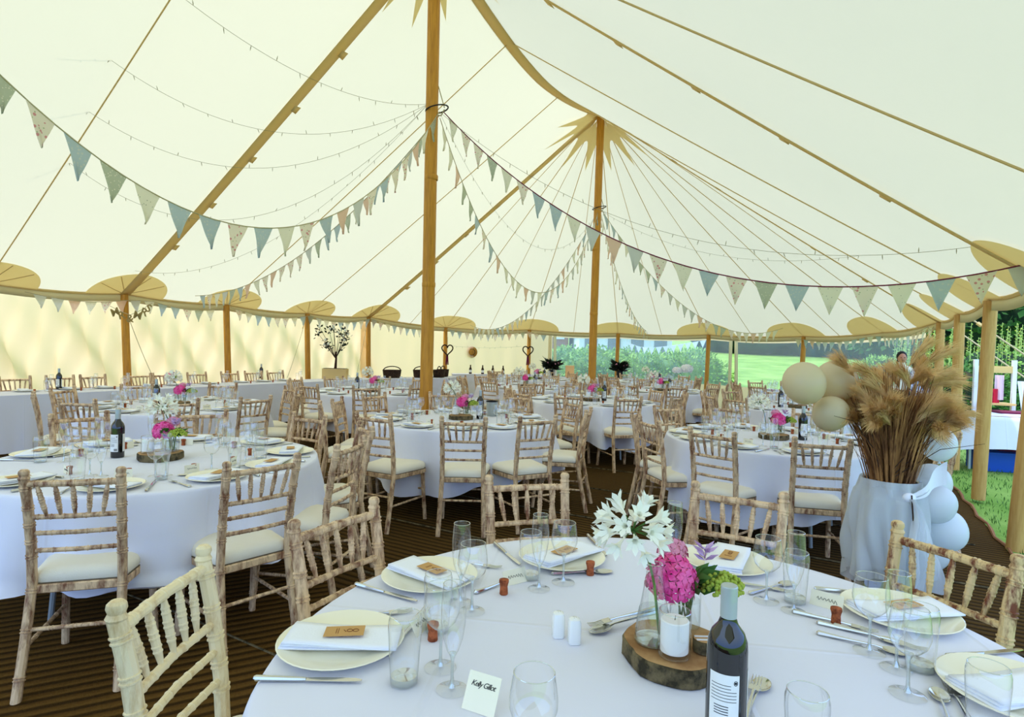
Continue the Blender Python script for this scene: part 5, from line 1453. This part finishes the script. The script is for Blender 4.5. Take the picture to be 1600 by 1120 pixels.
for k in range(2): m.grid(lambda u, v, k=k: drape(u, v*.9)*1.0+Vector((.012*math.sin(13*u*6.28), .012*math.cos(7*u*6.28), 0))*(v), 100, 14)
m.build('inner_layer', 'organza', t, sharp=0)
# knot and tails
kx, ky, kz = .0, -.17, .70
m = MB(); m.ball((kx, ky, kz), .035, 12, 8, (1.1, .7, .8))
m.build('knot', 'napkin', t, sharp=0)
for sgn, L in ((1, .52), (.55, .44)):
    m = MB(); m.grid(lambda u, v: Vector((kx+sgn*.09*v+(u-.5)*(.03+.16*v)+.012*math.sin(v*9), ky-.03-.05*math.sin(v*3)+.018*math.sin(u*14+v*5), kz-L*v)), 14, 16); m.build('tail', 'organza', t, sharp=0)
m = MB(); m.grid(lambda u, v: Vector((kx+.02+.20*u, ky+.01-.03*math.sin(u*6), kz+.0+.14*u+(v-.5)*(.03+.10*u)+.01*math.sin(v*9))), 12, 8); m.build('bow_loop', 'napkin', t, sharp=0)
m = MB(); m.tube([(kx+.0, ky-.02, kz+.02), (kx-.01, ky-.05, kz-.08), (kx-.0, ky-.05, kz-.2)], .004, 5); m.build('twine', 'twig', t)
t = thing('pampas_grass', 'large bundle of dried pampas grass with feathery beige plumes', 'dried grass', (vx, vy, .6)); t.scale = (.88, .88, 1)
m = MB(); rnd = random.Random(11); heads = []
for k in range(330):
    a = rnd.uniform(0, 6.28); r0 = .085*math.sqrt(rnd.random()); q = math.sqrt(rnd.random()); r1 = .08+.19*q; h = .78+rnd.uniform(-.22, .04)
    if k % 5 == 0: h = rnd.uniform(.35, .7)
    sp = Vector((math.cos(a)*r1*1.0, math.sin(a)*r1*.8, h))
    b0 = Vector((r0*math.cos(a), r0*math.sin(a), .0)); mid = b0.lerp(sp, .5)+Vector((-.03*math.cos(a), -.03*math.sin(a), .03))
    m.tube([b0, b0.lerp(mid, .5)+Vector((rnd.uniform(-.01, .01), rnd.uniform(-.01, .01), 0)), mid, sp], [.0042, .0038, .0032, .002], 4, cap=False); heads.append((sp, a, r1))
m.build('stalks', 'straw', t, sharp=0)
m = MB()
for k in range(420):   # dry blades between the stalks
    a = rnd.uniform(0, 6.28); r0 = .14*math.sqrt(rnd.random()); b0 = Vector((r0*math.cos(a), r0*math.sin(a), rnd.uniform(.08, .35))); d = Vector((math.cos(a)*.35, math.sin(a)*.3, 1)).normalized(); L = rnd.uniform(.25, .5)
    w = .006; u = Vector((-math.sin(a), math.cos(a), 0))*w; tip = b0+d*L+Vector((math.cos(a), math.sin(a), 0))*L*rnd.uniform(-.05, .3)
    md = b0+d*L*.5; m.add([b0-u, b0+u, md+u, tip, md-u], [(0, 1, 2, 4), (4, 2, 3)])
m.build('dry_blades', 'straw', t, sharp=0)
pl = 0
def plume(m, base, d, L, n, rnd, rad=.052):
    """one feathery plume: an arching spine with fine drooping hairs"""
    d = d.normalized(); side = Vector((-d.y, d.x, 0))
    bend = Vector((d.x, d.y, 0)); P = []
    for j in range(7):
        f = j/6; P.append(base+d*L*f+bend*L*.22*f*f-Vector((0, 0, L*.14*f*f)))
    m.tube(P, [.0022]*6+[.0006], 3, cap=False)
    for k in range(n):
        f = rnd.random()**.9; i = min(5, int(f*6)); c = P[i].lerp(P[i+1], f*6-i); ax = (P[i+1]-P[i]).normalized(); u, w = frame_for(ax); b = rnd.uniform(0, 6.28)
        rr = rad*(.35+math.sin(PI*min(1, f*.9+.1)))*rnd.uniform(.5, 1.1); o = (u*math.cos(b)+w*math.sin(b))
        e = c+o*rr*.62+ax*rr*1.25; e2 = c+o*rr*.85+ax*rr*2.0-Vector((0, 0, rr*.25)); s = ax.cross(o)*.0013
        m.add([c-s, c+s, e+s*.8, e2, e-s*.8], [(0, 1, 2, 4), (4, 2, 3)])
i = 0
for gi in range(84):
    sp, a, r1 = heads[gi*5 % 330 if gi < 66 else gi*5 % 330+2]
    dd = Vector((math.cos(a)*(.2+r1)+rnd.uniform(-.5, .5), math.sin(a)*(.2+r1)+rnd.uniform(-.5, .5), .75+rnd.uniform(-.7, .2)))
    mm = MB(); base = Vector((sp.x, sp.y, max(.50, sp.z-.09)))
    plume(mm, base, dd, rnd.uniform(.13, .20), 460, rnd, .056); mm.build('plume', 'pampas', t, sharp=0)
# a few plumes reaching far right
for (x, y, L, dx, dz) in ((1462, 560, .20, .7, .6), (1475, 590, .18, .8, .3), (1470, 610, .16, .9, .1), (1440, 560, .20, .5, .9), (1470, 640, .15, .7, .1), (1345, 575, .16, -.6, .7), (1455, 590, .2, .7, .5), (1445, 650, .16, .5, -.1)):
    q = atY(x-18, y+14, 3.4)-Vector((vx, vy, .6)); mm = MB(); plume(mm, q, Vector((dx, -.1, dz)), L, 420, rnd, .06)
    mm.tube([Vector((.03*dx, 0, .1)), q*.6+Vector((0, 0, .05)), q], [.004, .003, .002], 4); mm.build('plume', 'pampas', t, sharp=0)
m = MB()
for (x0, y0, x1, y1) in ((1400, 740, 1540, 665), (1400, 745, 1560, 695), (1395, 735, 1530, 640), (1360, 700, 1290, 650), (1370, 730, 1345, 655)):
    A = atY(x0, y0, 3.3)-Vector((vx, vy, .6)); B = atY(x1, y1, 3.25)-Vector((vx, vy, .6)); m.tube([A, (A+B)/2+Vector((0, 0, .06)), B], [.003, .0022, .001], 4)
m.build('stray_twigs', 'twig', t)
# balloons
def balloon(x, y, Y, r, mat, label, group, squash=1.0):
    q = atY(x, y, Y); t = thing('balloon', label, 'balloon', q, random.uniform(0, 6), group)
    m = MB(); n = 30; prof = []
    for k in range(18):
        f = k/17; a = -PI/2+PI*f; rr = r*math.cos(a); z = r*math.sin(a)*(1.0 if a > 0 else 1.14*squash)
        prof.append((max(rr, .0001), z))
    m.lathe(prof, n); m.build('skin', mat, t, sharp=0)
    m = MB(); zb = -r*1.14*squash; m.lathe([(.004, zb+.004), (.007, zb-.006), (.011, zb-.014)], 10); m.build('neck', mat, t)
    t.rotation_euler = (random.uniform(-.5, .5), random.uniform(-.5, .5), 0)
gB, gW = 'cream balloons left of the pampas grass', 'white balloons below the pampas grass'
balloon(1256, 597, 3.35, .115, 'cream_balloon', 'large cream balloon, left of the upper two', gB)
balloon(1306, 594, 3.55, .120, 'cream_balloon', 'large cream balloon, right of the upper two, touching the plumes', gB)
balloon(1299, 645, 3.40, .098, 'cream_balloon', 'smaller cream balloon hanging below the upper two', gB)
balloon(1345, 622, 3.75, .10, 'cream_balloon', 'cream balloon mostly hidden by the pampas stalks', gB)
wl_ = [(1466, 692, 3.65, .10), (1455, 752, 3.5, .105), (1462, 785, 3.38, .105), (1475, 825, 3.42, .115), (1452, 858, 3.5, .115), (1430, 790, 3.6, .11)]
for i, (x, y, Y, r) in enumerate(wl_):
    balloon(x, y, Y, r, 'white_balloon', ['white balloon behind the grass stalks, topmost of the lower cluster', 'white balloon beside the vase rim', 'white balloon of the lower cluster, nearest the sheer knot', 'white balloon reaching farthest right of the lower cluster', 'white balloon at the bottom behind the worn chair', 'white balloon tucked behind the sheer wrap'][i], gW)

# ============================================================ OUTSIDE THE OPEN SIDE
A = atZ(1478, 676, .74); B = atZ(1590, 684, .74)
t = thing('outdoor_table', 'outdoor table under a white cloth on the lawn', 'table', (0, 0, 0))
tc_ = Vector((7.1, 8.1, 0)); u_ = Vector((.95, -.3, 0)).normalized(); v_ = Vector((.3, .95, 0)).normalized()
for a_, b_ in ((-.75, -.3), (.75, -.3), (-.75, .3), (.75, .3)):
    m = MB(); c = tc_+u_*a_+v_*b_; m.tube([c, c+Vector((0, 0, .72))], .02, 6); m.build('leg', 'metal_zinc', t)
m = MB(); V = [tc_+u_*a_+v_*b_+Vector((0, 0, z)) for z in (.72, .745) for a_, b_ in ((-.9, -.38), (.9, -.38), (.9, .38), (-.9, .38))]; m.add(V, [(3, 2, 1, 0), (4, 5, 6, 7), (0, 1, 5, 4), (1, 2, 6, 5), (2, 3, 7, 6), (3, 0, 4, 7)]); m.build('tabletop', 'cut_wood', t)
m = MB()
def ocl(u, v):
    a = 2*PI*u; c, s = math.cos(a), math.sin(a); e = 8; k = (abs(c)**e+abs(s)**e)**(-1/e)
    if v < .4: f = v/.4; return tc_+u_*(.9*k*c*f)+v_*(.38*k*s*f)+Vector((0, 0, .752))
    f = (v-.4)/.6; g = .02+.06*f+.03*f*math.sin(9*a)+.02*f*math.sin(17*a)+.22*f*max(0, math.cos(a-.1))**3
    return tc_+u_*((.9+g)*k*c)+v_*((.38+g)*k*s)+Vector((0, 0, .752-.50*f+.13*f*math.sin(3*a+1)*.5))
m.grid(ocl, 120, 16); c = m.build('tablecloth', 'tablecloth', sharp=0); tag(c, 'white cloth blowing over the outdoor table', 'tablecloth')
q = tc_+v_*.5
t = thing('storage_crate', 'bright blue plastic crate on the grass under the outdoor table', 'crate', (tc_.x-.35, tc_.y+.1, -.03), -.3)
m = MB(); m.box((0, 0, .12), (.5, .36, .24)); m.build('tub', 'blue_crate', t); m = MB(); m.box((0, 0, .25), (.54, .40, .02)); m.build('rim', 'blue_crate', t)
t = thing('equipment_case', 'black case on the grass at the right end of the outdoor table', 'case', (tc_.x+.85, tc_.y+.0, -.03), -.3)
m = MB(); m.box((0, 0, .2), (.5, .4, .40)); m.build('box', 'black_case', t); m = MB(); m.tube([(-.1, -.2, .38), (-.1, -.24, .43), (.1, -.24, .43), (.1, -.2, .38)], .01, 6); m.build('handle', 'iron', t)
# display stand with bunting-like fabric
q = atY(1552, 640, 8.6)
t = thing('display_stand', 'white wooden display stand with pink fabric behind the outdoor table', 'frame', (q.x, q.y, 0), -.25)
for x in (-.24, .24):
    m = MB(); m.box((x, 0, .75), (.05, .05, 1.5)); m.build('post', 'white_paint', t)
m = MB(); m.box((0, .0, 1.36), (.50, .03, .10)); m.build('top_board', 'patch', t)
m = MB(); m.box((0, .02, .86), (.44, .3, .03)); m.build('shelf', 'patch', t)
m = MB(); m.grid(lambda u, v: Vector((-.02+.12*u, -.05+.02*math.sin(u*9), 1.28-.36*v)), 8, 6); m.build('pink_cloth', 'pink_fabric', t, sharp=0)
m = MB(); m.grid(lambda u, v: Vector((-.06+.10*u, -.07+.02*math.sin(u*9), 1.08-.22*v)), 6, 4); m.build('red_cloth', 'red_fabric', t, sharp=0)
m = MB(); m.grid(lambda u, v: Vector((.27+.16*u+.06*v, -.03+.03*math.sin(u*7), 1.2-.42*v)), 8, 8); m.build('white_drape', 'napkin', t, sharp=0)
t = thing('storage_box', 'maroon box between the outdoor table and display stand', 'box', (q.x+.05, q.y-.32, .0), -.25)
m = MB(); m.box((0, 0, .38), (.50, .3, .76)); m.build('carton', 'maroon', t); m = MB(); m.box((0, 0, .77), (.52, .32, .02)); m.build('lid', 'maroon', t)

# ------------------------------------------------------------ people beyond the plumes
def person(x, Y, h, label, top_m, rot, hairl=.05):
    q = atY(x, 560, Y); s = h/1.7
    t = thing('person', label, 'person', (q.x, q.y, -.03), rot)
    J = {'pel': (0, 0, .93), 'wst': (0, .01, 1.06), 'chs': (0, 0, 1.27), 'nkb': (0, 0, 1.40), 'nk': (0, -.01, 1.47), 'hd': (0, -.02, 1.56),
         'shl': (-.17, 0, 1.37), 'ell': (-.22, .02, 1.12), 'wrl': (-.15, -.16, 1.0), 'hal': (-.11, -.22, 1.0),
         'shr': (.17, 0, 1.37), 'elr': (.22, .02, 1.12), 'wrr': (.15, -.16, 1.0), 'har': (.11, -.22, 1.0),
         'hpl': (-.09, 0, .88), 'knl': (-.10, -.02, .48), 'anl': (-.10, .01, .08), 'ftl': (-.11, -.14, .03),
         'hpr': (.09, 0, .88), 'knr': (.10, -.01, .48), 'anr': (.10, .02, .08), 'ftr': (.11, -.13, .03)}
    E_ = [('pel', 'wst'), ('wst', 'chs'), ('chs', 'nkb'), ('nkb', 'nk'), ('nk', 'hd')]
    for k in 'lr': E_ += [('nkb', 'sh'+k), ('sh'+k, 'el'+k), ('el'+k, 'wr'+k), ('wr'+k, 'ha'+k), ('pel', 'hp'+k), ('hp'+k, 'kn'+k), ('kn'+k, 'an'+k), ('an'+k, 'ft'+k)]
    RR = {'pel': .14, 'wst': .115, 'chs': .135, 'nkb': .09, 'nk': .05, 'hd': .075, 'sh': .06, 'el': .042, 'wr': .028, 'ha': .03, 'hp': .09, 'kn': .056, 'an': .036, 'ft': .035}
    keys = list(J); me = bpy.data.meshes.new('body'); me.from_pydata([Vector(J[k])*s for k in keys], [(keys.index(a), keys.index(b)) for a, b in E_], [])
    me.materials.append(MATS[top_m]); o = bpy.data.objects.new('body', me); COL.objects.link(o); o.parent = t
    sk = o.modifiers.new('k', 'SKIN'); su = o.modifiers.new('u', 'SUBSURF'); su.levels = 2; su.render_levels = 2
    for i, k in enumerate(keys):
        r = (RR.get(k) or RR[k[:2]])*s; me.skin_vertices[0].data[i].radius = (r, r*(.72 if k in ('pel', 'wst', 'chs') else 1)); me.skin_vertices[0].data[i].use_root = (k == 'pel')
    sk.use_smooth_shade = True
    m = MB(); m.ball((0, -.02*s, 1.60*s), .088*s, 18, 14, (.88, 1.05, 1.22)); m.ball((0, -.115*s, 1.585*s), .013*s, 6, 5, (1, 1, 1.5))
    for e in (-1, 1): m.ball((e*.08*s, -.01*s, 1.59*s), .018*s, 6, 5, (.5, 1, 1.5))
    hd_ = m.build('head', 'skin', t, sharp=0)
    m = MB()
    for e in (-1, 1): m.ball((e*.03*s, -.104*s, 1.61*s), .009*s, 6, 5)
    m.box((0, -.108*s, 1.55*s), (.036*s, .008*s, .008*s)); m.build('face', 'black_hair', hd_)
    m = MB(); m.ball((0, .012*s, 1.625*s), .098*s, 18, 12, (.95, 1.05, 1.15)); m.ball((0, .05*s, 1.52*s), .075*s, 12, 8, (1.1, .8, 1.3)); m.build('hair', 'black_hair', t, sharp=0)
    m = MB()
    for e in (-1, 1):
        h0 = Vector(J['har' if e > 0 else 'hal'])*s; m.ball(h0, .036*s, 10, 7, (.8, 1.2, .5))
        for k in range(4): m.tube([h0+Vector((e*(.018-.012*k), -.03, 0))*s, h0+Vector((e*(.018-.012*k), -.07, -.01))*s, h0+Vector((e*(.017-.011*k), -.09+.006*abs(k-1.5), -.03))*s], [.009*s, .008*s, .006*s], 6)
        m.tube([h0+Vector((-e*.025, 0, 0))*s, h0+Vector((-e*.045, -.035, -.005))*s, h0+Vector((-e*.042, -.055, -.015))*s], [.010*s, .009*s, .007*s], 6)
    m.build('hands', 'skin', t)
    m = MB()
    for e in (-1, 1):
        m.tube([Vector((e*.09, 0, .92))*s, Vector((e*.10, -.015, .5))*s, Vector((e*.10, .012, .10))*s], [.112*s, .078*s, .055*s], 12)
    m.tube([Vector((0, 0, .84))*s, Vector((0, 0, .98))*s], [.15*s, .15*s], 14); m.build('trousers', 'dark_trousers', t)
person(1437, 9.4, 1.60, 'person with dark hair in a pale patterned top behind the plumes', 'blouse', .5)
person(1409, 11.0, 1.62, 'person facing the tent, half hidden behind the pampas plumes', 'white_petal', -.4)
